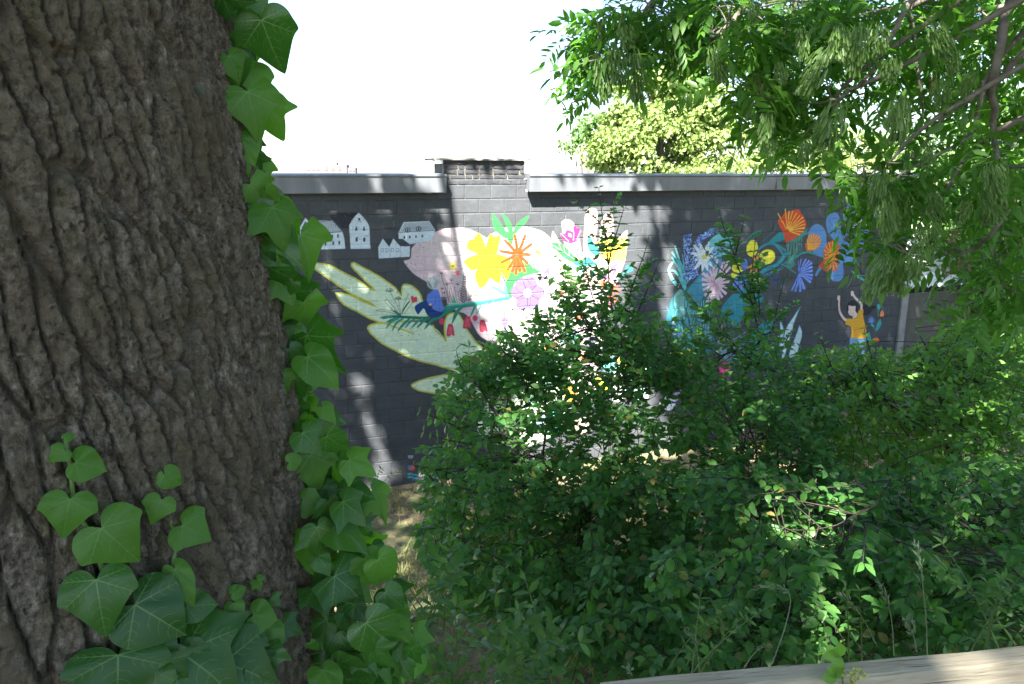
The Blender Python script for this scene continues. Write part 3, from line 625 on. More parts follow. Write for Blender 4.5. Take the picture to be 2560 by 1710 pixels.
# ivy vein picture
VN = 384; VIMG = np.zeros((VN, VN), np.float32)
def vline(a, b, w):
    a = (np.array(a) * .5 + (.5, .25)) * VN; b = (np.array(b) * .5 + (.5, .25)) * VN
    Y, X = np.mgrid[0:VN, 0:VN]; d = b - a; L2 = d @ d
    t = np.clip(((X - a[0]) * d[0] + (Y - a[1]) * d[1]) / L2, 0, 1)
    dd = np.hypot(X - a[0] - t * d[0], Y - a[1] - t * d[1]); ww = w * (1 - .6 * t)
    np.maximum(VIMG, np.clip(1.3 - dd / ww, 0, 1) * (1 - .35 * t), out=VIMG)
for tip in ((0, 1.05), (.62, .42), (-.62, .42), (.55, -.1), (-.55, -.1)):
    vline((0, 0), tip, 2.8)
    T_ = np.array(tip); L_ = np.linalg.norm(T_); d_ = T_ / L_; n_ = np.array([-d_[1], d_[0]])
    for k, f_ in enumerate((.3, .48, .66, .82)):
        for s_ in (-1, 1):
            b_ = T_ * f_; m1 = b_ + (d_ * .4 + n_ * s_ * .75) * L_ * (.20 - .14 * f_); e_ = m1 + (d_ * .75 + n_ * s_ * .45) * L_ * (.18 - .10 * f_)
            vline(b_, m1, 1.3); vline(m1, e_, 1.0)
vein_img = bpy.data.images.new('leaf_veins', VN, VN); vp = np.ones((VN, VN, 4), np.float32); vp[..., :3] = np.clip(VIMG, 0, 1)[..., None]
vein_img.colorspace_settings.name = 'Non-Color'
vein_img.pixels.foreach_set(vp.ravel()); vein_img.update(); vein_img.pack()

# ================================================================== materials
def mural_mat(name, wall_obj, bumpy=.5):
    m, t, b, out = new_mat(name)
    co = objco(t, wall_obj); sp = N(t, 'ShaderNodeSeparateXYZ'); t.links.new(co, sp.inputs[0])
    u = math_(t, 'DIVIDE', math_(t, 'SUBTRACT', sp.outputs[0], SL), SR - SL); v = math_(t, 'DIVIDE', math_(t, 'SUBTRACT', sp.outputs[2], ZB), ZT - ZB)
    cb = N(t, 'ShaderNodeCombineXYZ'); t.links.new(u, cb.inputs[0]); t.links.new(v, cb.inputs[1])
    im = N(t, 'ShaderNodeTexImage', image=mural_img, extension='EXTEND'); t.links.new(cb.outputs[0], im.inputs[0])
    n = noise(t, 3.5, 6, .65, co); n2 = noise(t, 70, 4, .6, co)
    f = math_(t, 'ADD', math_(t, 'MULTIPLY', n, .35), .83)
    t.links.new(mixrgb(t, 1, im.outputs[0], f, 'MULTIPLY'), b.inputs['Base Color'])
    # chalky scuffs that let the cement through
    b.inputs['Roughness'].default_value = .62; b.inputs['Specular IOR Level'].default_value = .35
    bump(t, b, math_(t, 'ADD', n2, math_(t, 'MULTIPLY', noise(t, 14, 5, .7, co), 1.5)), bumpy, .006)
    return m
M_flash = mat_plain('zinc_flashing', (.20, .215, .235), (.135, .145, .16), 1.6, .42, .05, .25, vec3=(3, 1, .5))
M_brick = mat_plain('painted_brick', (.055, .058, .066), (.022, .024, .03), 9, .85, .8)
M_mortar = mat_plain('pale_mortar', (.05, .05, .055), (.20, .19, .15), 9, .95, .9)
M_cap = mat_plain('weathered_cap_stone', (.40, .36, .32), (.16, .14, .15), 8, .9, .7)
M_roof = mat_plain('roof_felt', (.24, .24, .25), None, 3, .9, .2)
M_conc = mat_plain('grey_concrete', (.12, .115, .10), (.065, .06, .05), 2.2, .9, .45)
M_post = mat_plain('concrete_post', (.30, .30, .28), (.17, .17, .16), 5, .9, .4)
M_white = mat_plain('white_render', (.80, .80, .78), (.70, .70, .68), 2, .85, .15)
M_cream = mat_plain('cream_render', (.62, .57, .44), (.50, .46, .36), 2, .9, .2)
M_corr = mat_plain('pale_corrugated_sheet', (.70, .69, .67), (.55, .54, .52), 3, .6, .1)
M_gutter = mat_plain('dark_gutter', (.09, .085, .085), None, 3, .5, .1)
M_glass, _t, _b, _o = new_mat('window_glass'); _b.inputs['Base Color'].default_value = (.10, .13, .17, 1); _b.inputs['Roughness'].default_value = .1
M_tower = mat_plain('far_brick_tower', (.115, .10, .10), (.10, .088, .09), .2, .9, 0)
M_tower2 = mat_plain('far_pale_concrete', (.13, .13, .145), (.11, .11, .125), .2, .9, 0)

def bark_mat():
    m, t, b, out = new_mat('rough_bark')
    co = objco(t); n1 = noise(t, 7, 6, .65, co); n2 = noise(t, 70, 7, .8, scalev(t, co, (1, 1, .6))); st = noise(t, 38, 4, .6, scalev(t, co, (1, 1, .35)))
    hl = noise(t, 75, 4, .65, scalev(t, co, (.6, .6, 1.3)))
    c = ramp(t, n2, [(.36, (.050, .040, .029)), (.46, (.140, .112, .080)), (.57, (.275, .238, .185)), (.69, (.50, .46, .39))])
    c = mixrgb(t, ramp(t, n1, [(.42, 0), (.62, 1)]), c, (.16, .132, .09), 'MIX')
    c = mixrgb(t, math_(t, 'MULTIPLY', ramp(t, hl, [(.55, 0), (.75, 1)]), .5), c, (.32, .295, .25))
    c = mixrgb(t, math_(t, 'MULTIPLY', ramp(t, st, [(.52, 0), (.7, 1)]), .5), c, (.14, .13, .06))
    li = noise(t, 16, 3, .5, co); c = mixrgb(t, math_(t, 'MULTIPLY', ramp(t, li, [(.69, 0), (.74, 1)]), .7), c, (.10, .16, .12))
    t.links.new(c, b.inputs['Base Color']); b.inputs['Roughness'].default_value = .92; b.inputs['Specular IOR Level'].default_value = .25
    bump(t, b, math_(t, 'ADD', n2, math_(t, 'ADD', hl, math_(t, 'MULTIPLY', noise(t, 150, 4, .7, co), .8))), 1, .012)
    return m
M_bark = bark_mat()
M_twig = mat_plain('grey_brown_twig', (.115, .095, .075), (.06, .048, .036), 30, .9, .5)
M_shrubwood = mat_plain('reddish_shrub_stem', (.045, .034, .025), (.025, .019, .014), 30, .85, .4)
M_ashwood = mat_plain('grey_ash_twig', (.20, .17, .14), (.10, .085, .07), 25, .9, .5)
M_greenstem = mat_plain('green_stem', (.10, .17, .04), (.08, .13, .03), 30, .5, .1)
M_ivy = mat_leaf('ivy_leaf_dark', (.022, .090, .014), (.050, .155, .020), (.08, .32, .012), .28, .30, vein_img, .38)
M_ivyl = mat_leaf('ivy_leaf_young', (.070, .21, .022), (.11, .27, .035), (.17, .50, .02), .34, .46, vein_img, .35, (.20, .38, .11))
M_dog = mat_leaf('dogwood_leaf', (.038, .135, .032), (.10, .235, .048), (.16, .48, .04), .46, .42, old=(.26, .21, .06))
M_dogy = mat_leaf('dogwood_leaf_sunlit_tint', (.08, .22, .035), (.16, .32, .05), (.24, .54, .04), .46, .45, old=(.34, .28, .07))  # lighter copy of the dogwood leaf, sunlight put into its colour
M_ash = mat_leaf('ash_leaflet', (.045, .135, .022), (.10, .21, .035), (.17, .48, .03), .42, .50)
M_key = mat_leaf('ash_key', (.085, .17, .035), (.17, .28, .07), (.22, .48, .06), .45, .25)
M_keydead = mat_leaf('dry_ash_key', (.22, .15, .09), (.30, .22, .14), (.2, .13, .06), .7, .2)
M_canopy = mat_leaf('overhead_shade_leaf', (.04, .10, .03), (.05, .12, .03), (.07, .2, .02), .5, .2)
M_far = mat_leaf('far_maple_leaf', (.16, .25, .06), (.30, .37, .12), (.28, .44, .10), .5, .35)
M_far2 = mat_leaf('far_dark_leaf', (.09, .19, .05), (.16, .27, .07), (.16, .36, .05), .5, .3)
M_weed = mat_leaf('weed_leaf', (.07, .17, .05), (.12, .24, .05), (.18, .40, .04), .45, .35)
M_grass = mat_leaf('grass_blade', (.13, .17, .045), (.34, .29, .13), (.25, .28, .08), .6, .3)
M_seed = mat_plain('pale_grass_seed', (.20, .27, .13), (.14, .20, .09), 20, .7, 0)
M_petal, _t, _b, _o = new_mat('cream_petal'); _b.inputs['Base Color'].default_value = (.36, .38, .12, 1)

def wood_mat():
    m, t, b, out = new_mat('weathered_larch')
    co = objco(t); s = scalev(t, co, (1.6, 26, 26)); w = noise(t, 4.2, 8, .68, s, .8); k = noise(t, 1.6, 3, .5, scalev(t, co, (1, 6, 8)))
    c = ramp(t, w, [(.3, (.22, .185, .125)), (.5, (.36, .315, .23)), (.7, (.46, .41, .31))])
    cr = noise(t, 9, 3, .5, scalev(t, co, (.5, 26, 26))); c = mixrgb(t, ramp(t, cr, [(.66, 0), (.70, 1)]), c, (.06, .05, .04))
    c = mixrgb(t, math_(t, 'MULTIPLY', ramp(t, k, [(.56, 0), (.64, 1)]), .45), c, (.33, .20, .10))
    t.links.new(c, b.inputs['Base Color']); b.inputs['Roughness'].default_value = .8
    bump(t, b, w, .5, .004); return m
M_wood = wood_mat()
def ground_mat():
    m, t, b, out = new_mat('dry_grass_ground')
    co = geoco(t); n = noise(t, .9, 5, .6, co); f = noise(t, 22, 6, .7, co); f2 = noise(t, 90, 4, .7, co)
    dry = ramp(t, f, [(.3, (.11, .085, .05)), (.5, (.26, .20, .11)), (.72, (.40, .32, .18))])
    grn = ramp(t, f, [(.3, (.04, .06, .02)), (.6, (.10, .14, .04))])
    t.links.new(mixrgb(t, ramp(t, n, [(.42, 0), (.62, 1)]), dry, grn), b.inputs['Base Color']); b.inputs['Roughness'].default_value = .95
    bump(t, b, math_(t, 'ADD', f, f2), .8, .03); return m
M_ground = ground_mat()

# ================================================================== ground
xs = np.concatenate([[-1500, -400, -120, -50], np.linspace(-22, 26, 193), [60, 140, 400, 1500]])
ys = np.concatenate([[-300, -60, -20], np.linspace(-9, 26, 141), [40, 80, 200, 600, 2000]])
GX, GY = np.meshgrid(xs, ys, indexing='ij'); GZ = ground_z(GX, GY)
behind = np.clip((GY - 12) / 6, 0, 1); GZ = GZ * (1 - behind) + (-4.45) * behind
V = np.stack([GX.ravel(), GY.ravel(), GZ.ravel()], 1); ny_ = len(ys)
i, j = np.meshgrid(np.arange(len(xs) - 1), np.arange(ny_ - 1), indexing='ij'); a = (i * ny_ + j).ravel()
put('ground', mesh_np('ground', V, quads=np.stack([a, a + ny_, a + ny_ + 1, a + 1], 1)), M_ground, kind='structure')

# ================================================================== painted building
bld = thing('painted_building', 'dark block building whose wall carries the mural of hands, flowers, houses and a dancing girl', 'building', tuple(WP0 + np.array([0, 0, 0])), PI / 2 - ANG)
M_mural = mural_mat('painted_blockwork', bld, .55); M_joint = mural_mat('painted_joint', bld, .8)
# local frame: x along the wall, y into the building, z up
DEP = 5.0
mb = MB(); mb.box(((SL + SR) / 2, .0058 + .10, (ZB - .2 + ZT - .06) / 2), ((SR - SL) / 2 - .004, .10, (ZT - .06 - ZB + .2) / 2)); mb.build('mortar', M_joint, bld)
mb = MB()
mb.box((SL + .1, DEP / 2 + .2, (ZB + ZT) / 2 - .1), (.1, DEP / 2 - .002, (ZT - ZB) / 2)); mb.build('side_wall', M_white, bld)
mb = MB(); mb.box((SR - .1, DEP / 2 + .2, (ZB + ZT) / 2 - .1), (.1, DEP / 2 - .002, (ZT - ZB) / 2)); mb.build('side_wall', M_white, bld)
mb = MB(); mb.box(((SL + SR) / 2, DEP / 2 + .1, ZT - .09), ((SR - SL) / 2 - .21, DEP / 2, .03)); mb.build('roof', M_roof, bld)
BW, BH, J = .378, .192, .0055
def block_mesh(w, h, seed):
    r = np.random.default_rng(seed); nx_, nz_ = 5, 3; V = []; d = .006
    X = np.linspace(-w / 2, w / 2, nx_ + 1); Z = np.linspace(-h / 2, h / 2, nz_ + 1)
    for k, z in enumerate(Z):
        for i_, x in enumerate(X):
            edge_ = i_ in (0, nx_) or k in (0, nz_)
            V.append((x + (r.normal() * .0022 if i_ not in (0,) else r.normal() * .0015), .006 if edge_ else .0, z + (r.normal() * .0016)))
    # pull the inner ring close to the rim so that the face is flat and the rim bevelled
    V = np.array(V).reshape(nz_ + 1, nx_ + 1, 3)
    V[1, :, 2] = -h / 2 + .009 + r.normal(size=nx_ + 1) * .0015; V[-2, :, 2] = h / 2 - .009 + r.normal(size=nx_ + 1) * .0015
    V[:, 1, 0] = -w / 2 + .008 + r.normal(size=nz_ + 1) * .001; V[:, -2, 0] = w / 2 - .008 + r.normal(size=nz_ + 1) * .001
    V[0, :, 2] = -h / 2; V[-1, :, 2] = h / 2
    V[1:-1, 1:-1, 1] += r.normal() * .0018 + r.normal(size=(nz_ - 1, nx_ - 1)) * .0008
    V = V.reshape(-1, 3); n = nx_ + 1
    F_ = [(k * n + i_, k * n + i_ + 1, (k + 1) * n + i_ + 1, (k + 1) * n + i_) for k in range(nz_) for i_ in range(nx_)]
    return V, F_
bvar = [block_mesh(BW - J, BH - J, 100 + k) for k in range(10)]
bmesh_ = [mesh_np('block', v, faces=f, smooth=False) for v, f in bvar]
cells = []
nrow = int((ZT - .135 - ZB) / BH) + 2
for k in range(-1, nrow):
    zt = -.135 - BH * k; zb = max(zt - BH, ZB)
    if k == -1: zt = -.06
    ph = (-.307 if k % 2 == 0 else -.495) + .012 * math.sin(k * 2.3)
    x0 = ph - BW * math.ceil((ph - SL) / BW)
    x = x0
    while x < SR:
        a_, b_ = max(x, SL), min(x + BW, SR)
        if b_ - a_ > .05: cells.append(((a_ + b_) / 2, (zt + zb) / 2, b_ - a_, zt - zb))
        x += BW
hidden = [(-.45, -2.3), (1.0, -1.6), (2.6, -2.0), (3.4, -1.7), (4.2, -2.2), (7.4, -3.0), (7.4, -6), (-1.9, -6), (-1.9, -4.1), (-.9, -3.0)]
def vis(c): return 0 if inpoly(np.array([c[0], c[1]]), hidden) else (1 - .02 * c[0] + .01 * c[1])
cells.sort(key=lambda c: (-vis(c)))
rest = MB(); nb = 0
for q, (cx, cz, w, h) in enumerate(cells):
    full = abs(w - BW) < .004 and abs(h - BH) < .004
    vi = int(rng.integers(0, 10))
    if nb < 300 and vis((cx, cz)) > 0 and full or (nb < 300 and vis((cx, cz)) > 0 and w > .12 and h > .07):
        if full: me = bmesh_[vi]; sc = (1, 1, 1)
        else: v, f = block_mesh(w - J, h - J, q); me = mesh_np('block', v, faces=f, smooth=False)
        if len(me.materials) == 0: me.materials.append(M_mural)
        o = put('block', me, None, bld); o.location = (cx, 0, cz); nb += 1
    else:
        v, f = block_mesh(w - J, h - J, q); b0 = len(rest.v)
        rest.v += [(p[0] + cx, p[1], p[2] + cz) for p in v]; rest.f += [[b0 + i_ for i_ in ff] for ff in f]
rest.build('block_courses', M_mural, bld, kind='stuff')
# zinc flashings either side of the chimney: profile leans outwards towards the top
def flashing(x0, x1):
    prof = [(-.168, -.234), (-.176, -.228), (-.188, -.035), (-.205, -.020), (-.205, .002), (-.06, .018), (.30, .010), (.30, -.05), (-.07, -.05), (-.06, -.20), (-.150, -.225)]
    b = MB(); n = len(prof)
    K = max(2, int((x1 - x0) / .8))
    for k in range(K + 1):
        x = x0 + (x1 - x0) * k / K
        for (y, z) in prof: b.v.append((x, y + .002 * math.sin(k * 1.7 + z * 9), z + .002 * math.sin(k * 2.9)))
    for k in range(K):
        for i_ in range(n): b.f.append([k * n + i_, k * n + (i_ + 1) % n, (k + 1) * n + (i_ + 1) % n, (k + 1) * n + i_])
    b.f.append(list(range(n))[::-1]); b.f.append([K * n + i_ for i_ in range(n)])
    fl = b.build('flashing', M_flash, bld)
    s_ = MB()
    x = x0 + 2.05
    while x < x1 - .5: s_.box((x, -.184, -.13), (.004, .008, .098), M=Matrix.Rotation(-.062, 3, 'X')); x += 2.05
    if s_.v: s_.build('flashing_joint', M_flash, fl)
flashing(SL - .20, -.985); flashing(.192, SR + .02)
# chimney stub of old bricks, pale mortar and a rough cap
PX0, PX1 = -.985, .19
ch = MB(); ch.box(((PX0 + PX1) / 2, .262, .03), ((PX1 - PX0) / 2 - .012, .25, .165)); cho = ch.build('chimney', M_mortar, bld)
rows = [(-.062, .058, .012), (.004, .052, .010), (.064, .050, .006), (.122, .048, .004), (.172, .034, .004)]
for k, (zc, hh, jj) in enumerate(rows):
    x = PX0 + .006 + (.04 if k % 2 else 0)
    zc += -.055
    zc = [-.100, -.030, .036, .100, .158][k]
    hh = [.056, .050, .052, .050, .044][k]
    if k % 2:
        first = True
    x = PX0 + .004
    while x < PX1 - .03:
        w = rng.choice([.105, .205, .205, .19]) * rng.uniform(.9, 1.08)
        if PX1 - (x + w) < .05: w = PX1 - x
        b = MB(); d_ = rng.uniform(-.004, .006)
        n_ = 8; V_ = []
        hx, hz = (w - rng.uniform(.012, .028)) / 2, hh / 2
        o_ = [(-hx, -hz), (-hx * .3, -hz), (hx * .4, -hz), (hx, -hz), (hx, hz), (hx * .3, hz), (-hx * .4, hz), (-hx, hz)]
        o_ = [(a_ + rng.normal() * .003, c_ + rng.normal() * .0028) for a_, c_ in o_]
        b.v = [(a_, .016, c_) for a_, c_ in o_] + [(a_ * .96, -.004 + d_ + rng.normal() * .0016, c_ * .86) for a_, c_ in o_]
        b.f = [[i_, (i_ + 1) % 8, 8 + (i_ + 1) % 8, 8 + i_] for i_ in range(8)] + [[8 + i_ for i_ in range(8)]]
        o = b.build('brick', M_brick, cho); o.location = (x + w / 2, 0, zc); x += w
cp = MB(); K = 14
for k in range(K + 1):
    x = PX0 - .12 + (PX1 + .07 - PX0 + .12) * k / K; jz = rng.normal() * .004
    for y, z in ((-.045 + rng.normal() * .006, .190), (-.045 + rng.normal() * .006, .214 + jz), (.54, .219 + jz), (.54, .192)): cp.v.append((x, y, z))
for k in range(K):
    for i_ in range(4): cp.f.append([k * 4 + i_, k * 4 + (i_ + 1) % 4, (k + 1) * 4 + (i_ + 1) % 4, (k + 1) * 4 + i_])
cp.f += [[3, 2, 1, 0], [K * 4 + i_ for i_ in range(4)]]
cp.build('cap', M_cap, cho)
pb = MB(); pb.box((PX0 - .055, .03, .165), (.05, .07, .022)); pb.build('broken_cap_piece', M_white, cho)

# ================================================================== things beyond and beside the wall
def wl(x, y, z): return (x, y, z)
cf = thing('concrete_fence', 'grey precast concrete panel fence with two posts, right of the mural wall', 'fence', tuple(wpt(SR, ZB, .0)), PI / 2 - ANG)
CF = lambda s: s - SR
fx0, fx1 = SR + .06, 9.15
pm = MB(); pm.box((0, 0, .55), (.07, .07, 1.98)); o = pm.build('post', M_post, cf); o.location = (CF(SR + .073), .035, 0)
pm = MB(); pm.box((0, 0, .55), (.06, .07, 1.98)); o = pm.build('post', M_post, cf); o.location = (CF(9.25), .0, 0)
for k in range(6):
    pm = MB(); pm.box((0, rng.normal() * .006, .24), ((9.19 - SR - .16) / 2, .024, .236)); o = pm.build('panel', M_conc, cf); o.location = (CF((9.19 + SR + .16) / 2), .03, -.5 + k * .478)
sh = thing('lean_to_shed', 'low shed under a sun-bleached pale corrugated roof behind the concrete fence', 'shed', tuple(wpt(8.3, ZB, -.3)), PI / 2 - ANG)
b = MB(); nx_ = 100; x0, x1 = -1.0, 2.2
for iy, (y, z) in enumerate(((-.22, 2.455), (4.2, 3.40))):
    for layer in (0, .012):
        for k in range(nx_ + 1):
            x = x0 + (x1 - x0) * k / nx_; b.v.append((x, y, z + layer + .022 * math.cos(x * 2 * PI / .13)))
n = nx_ + 1
for k in range(nx_): b.f += [[n + k, n + k + 1, 3 * n + k + 1, 3 * n + k], [k, k + 1, 2 * n + k + 1, 2 * n + k][::-1], [k, k + 1, n + k + 1, n + k]]
b.build('roof_sheet', M_corr, sh, smooth=False)
b = MB(); b.box((.6, 2.0, 1.1), (1.5, 1.8, 1.3)); b.build('wall', M_conc, sh)
hs = thing('cream_house', 'cream rendered house with white fascia and dark gutter, right behind the mural wall', 'house', tuple(wpt(10.2, ZB, -5.6)), PI / 2 - ANG)
b = MB(); b.box((0, 3, 1.9), (4.0, 3, 1.9)); b.build('wall', M_cream, hs)
b = MB(); b.box((0, -.04, 3.72), (4.1, .05, .16)); b.build('fascia', M_white, hs)
b = MB(); b.tube([(-4.1, -.15, 3.95), (4.1, -.15, 3.95)], .06, 8); b.build('gutter', M_gutter, hs)
b = MB(); b.v = [(-4.2, -.2, 3.99), (4.2, -.2, 3.99), (4.2, 3, 4.5), (-4.2, 3, 4.5), (-4.2, 6.2, 3.99), (4.2, 6.2, 3.99), (-4.2, -.2, 3.95), (4.2, -.2, 3.95), (4.2, 6.2, 3.95), (-4.2, 6.2, 3.95)]
b.f = [[0, 1, 2, 3], [3, 2, 5, 4], [7, 6, 9, 8], [0, 6, 7, 1], [4, 5, 8, 9], [1, 7, 8, 5, 2], [0, 3, 4, 9, 6]]; b.build('roof', M_roof, hs)
wh = thing('white_house', 'bright white house glimpsed through the ivy at the left end of the mural wall', 'house', (-9.5, 19.5, -4.45), .2)
b = MB(); b.box((0, 3, 2.0), (6, 3, 2.0)); wa = b.build('wall', M_white, wh)
b = MB(); b.v = [(-6.3, -.3, 4.0), (6.3, -.3, 4.0), (6.3, 3, 4.25), (-6.3, 3, 4.25), (-6.3, 6.3, 4.0), (6.3, 6.3, 4.0), (-6.3, -.3, 3.9), (6.3, -.3, 3.9), (6.3, 6.3, 3.9), (-6.3, 6.3, 3.9)]
b.f = [[0, 1, 2, 3], [3, 2, 5, 4], [7, 6, 9, 8], [0, 6, 7, 1], [4, 5, 8, 9], [1, 7, 8, 5, 2], [0, 3, 4, 9, 6]]; b.build('roof', M_roof, wh)
for x in (-3, 0.4, 3.4):
    b = MB(); b.box((x, -.02, 1.9), (.55, .03, .65)); w_ = b.build('window', M_gutter, wh); b = MB(); b.box((x, -.056, 1.9), (.48, .004, .58)); b.build('pane', M_glass, w_)
tw = thing('distant_apartment_tower', 'far brick and white apartment block showing just above the left roof edge', 'building', tuple(at(820, 437, 330) + np.array([0, 0, -7.4])), .1)
b = MB(); b.box((2.5, 5, 5.8), (5.6, 5, 5.8)); b.build('wall', M_tower, tw)
b = MB(); b.box((-6.5, 5, 5.3), (3.6, 4.6, 5.3)); b.build('wing', M_tower2, tw)
b = MB(); b.box((9.8, 5, 5.2), (1.8, 4.2, 5.2)); b.build('wing', M_tower2, tw)
b = MB(); b.box((.5, 5, 12.0), (3.2, 3, .5)); b.build('penthouse', M_tower, tw)
for x in (-.6, 2.2, 5.0):
    for z in (7.6, 10.0): b = MB(); b.box((x, -.06, z), (.55, .08, .8)); b.build('window', M_gutter, tw)
for x in (-8.2, -6, -4.2):
    for z in (7.2, 9.6): b = MB(); b.box((x, .34, z), (.7, .08, .5)); b.build('window', M_gutter, tw)
for x in (9.4, 10.8): b = MB(); b.box((x, .72, 9.4), (.5, .1, .6)); b.build('window', M_gutter, tw)

# ================================================================== leaf tools
def leaf_tpl(w=.58, stations=((0, 0), (.22, .72), (.5, 1), (.78, .6), (1, 0)), fold=.18, droop=.22):
    V = []; T = []; n = len(stations)
    for (y, k) in stations:
        z = -droop * y * y; hw = w / 2 * k
        V += [(-hw, y, z + fold * hw), (0, y, z), (hw, y, z + fold * hw)]
    for s_ in range(n - 1):
        a_ = s_ * 3; b_ = a_ + 3
        if stations[s_][1] == 0: T += [(a_ + 1, b_ + 1, b_), (a_ + 1, b_ + 2, b_ + 1)]
        elif stations[s_ + 1][1] == 0: T += [(a_, a_ + 1, b_ + 1), (a_ + 1, a_ + 2, b_ + 1)]
        else: T += [(a_, a_ + 1, b_ + 1), (a_, b_ + 1, b_), (a_ + 1, a_ + 2, b_ + 2), (a_ + 1, b_ + 2, b_ + 1)]
    V = np.array(V, float); T = np.array(T); used = np.unique(T); mp = -np.ones(len(V), int); mp[used] = np.arange(len(used))
    return V[used], mp[T]
def frames(d, nrm_hint):
    """d: leaf axis (n,3), hint: approximate normal -> (n,3,3) columns x,y,z"""
    y = d / (np.linalg.norm(d, axis=1)[:, None] + 1e-9)
    z = nrm_hint - (nrm_hint * y).sum(1)[:, None] * y; z /= (np.linalg.norm(z, axis=1)[:, None] + 1e-9)
    x = np.cross(y, z); return np.stack([x, y, z], 2)
def scatter(tpl, P, M, s):
    V, T = tpl; n = len(P)
    W = np.einsum('nij,kj->nki', M, V) * s[:, None, None] + P[:, None, :]
    TT = T[None] + (np.arange(n) * len(V))[:, None, None]
    return W.reshape(-1, 3), TT.reshape(-1, 3)
def mat4(P, M, s):
    m = Matrix([[M[i_][j_] * s for j_ in range(3)] + [P[i_]] for i_ in range(3)] + [[0, 0, 0, 1]]); return m
def rand_dirs(n):
    v = rng.normal(size=(n, 3)); return v / np.linalg.norm(v, axis=1)[:, None]
T_dog = [leaf_tpl(.62, fold=.3, droop=.25), leaf_tpl(.56, fold=.15, droop=.45), leaf_tpl(.66, fold=.45, droop=.1)]
T_ash = leaf_tpl(.36, ((0, 0), (.3, .95), (.65, .8), (1, 0)), fold=.25, droop=.15)
T_tiny = leaf_tpl(.7, ((0, 0), (.5, 1), (1, 0)), fold=.3, droop=.1)
CAMP = np.zeros(3)
class Plant:
    """collects leaves; build() makes the 300 that show largest parts of their own and joins the rest"""
    def __init__(s, root): s.root = root; s.P = []; s.M = []; s.s = []; s.k = []; s.wood = MB()
    def add(s, P, D, H, size, kind=None):
        P = np.atleast_2d(P); s.P.append(P); s.M.append(frames(np.atleast_2d(D), np.atleast_2d(H))); s.s.append(np.broadcast_to(size, (len(P),)).astype(float)); s.k.append(rng.integers(0, 3, len(P)) if kind is None else np.full(len(P), kind))
    def build(s, tpls, mat, leafname='leaf', nparts=300, woodmat=None, woodname='stems', edge_on=True):
        P = np.concatenate(s.P); M = np.concatenate(s.M); Sz = np.concatenate(s.s); Kk = np.concatenate(s.k) % len(tpls)
        d = P @ F; px_ = 1280 + FPX * (P @ R) / d; py_ = 855 - FPX * (P @ U) / d
        infr = (d > .3) & (px_ > -20) & (px_ < 2580) & (py_ > -20) & (py_ < 1730)
        facing = np.abs((M[:, :, 2] * (P / np.linalg.norm(P, axis=1)[:, None])).sum(1))
        score = Sz / d * (.3 + facing) * infr * (1 + .8 * np.exp(-(np.linalg.norm(P, axis=1) - np.percentile(np.linalg.norm(P, axis=1), 3)) ** 2))
        order = np.argsort(-score); top_ = order[:nparts]; top_ = top_[score[top_] > 0]; rest_ = np.setdiff1d(np.arange(len(P)), top_)
        loc = np.array(s.root.location)
        mes = [mesh_np(leafname, V, tris=T) for V, T in tpls]
        for me in mes: me.materials.append(mat)
        for q in top_:
            o = bpy.data.objects.new(leafname, mes[Kk[q]]); COL.objects.link(o); o.parent = s.root
            o.matrix_local = mat4(P[q] - loc, M[q], Sz[q])
        VV, TT, off = [], [], 0
        for k_, tp_ in enumerate(tpls):
            ii = rest_[Kk[rest_] == k_]
            if not len(ii): continue
            v, t_ = scatter(tp_, P[ii] - loc, M[ii], Sz[ii]); VV.append(v); TT.append(t_ + off); off += len(v)
        if VV: put('foliage' if nparts else leafname + '_mass', mesh_np('foliage', np.concatenate(VV), tris=np.concatenate(TT)), mat, s.root, kind='stuff')
        if s.wood.v:
            s.wood.v = [(v[0] - loc[0], v[1] - loc[1], v[2] - loc[2]) for v in s.wood.v]
            s.wood.build(woodname, woodmat, s.root, smooth=True)

# ================================================================== old tree: trunk with deep bark
tree = thing('old_tree', 'massive old tree with deeply furrowed grey-brown bark filling the left of the view', 'tree', (-.903, 1.198, -1.9))
TC = np.array([-.903, 1.198])
def trunk_r(z): return np.interp(z, [-2.2, -1.5, -.8, -.31, .285, .6, 2, 5, 9], [.80, .585, .527, .487, .427, .412, .38, .31, .22])
def trunk_c(z):
    lx = np.interp(z, [-2, .6, 2, 5, 9], [0, 0, -.25, -1.2, -2.7]); return TC[0] + lx, TC[1] + np.interp(z, [-2, 1, 5, 9], [0, 0, -.3, -.8])
th0 = math.atan2(-TC[1], -TC[0])                             # direction from the trunk to the camera
ths = np.concatenate([np.linspace(-.55, 1.75, 330), np.linspace(1.80, 2 * PI - .60, 44)]) + th0
zs = np.concatenate([np.linspace(-2.2, -1.3, 40)[:-1], np.linspace(-1.3, .56, 560), np.linspace(.58, 1.6, 60), np.linspace(1.7, 8.5, 50)])
TT_, ZZ = np.meshgrid(ths, zs, indexing='ij'); u_ = (TT_ - th0) * .48; v_ = ZZ
un = u_ + .13 * v_ + .006 * (vnoise(v_ * 5 + 7, u_ * 9) - .5) * 2 + .006 * (vnoise(v_ * 17, u_ * 20 + 9) - .5) * 2
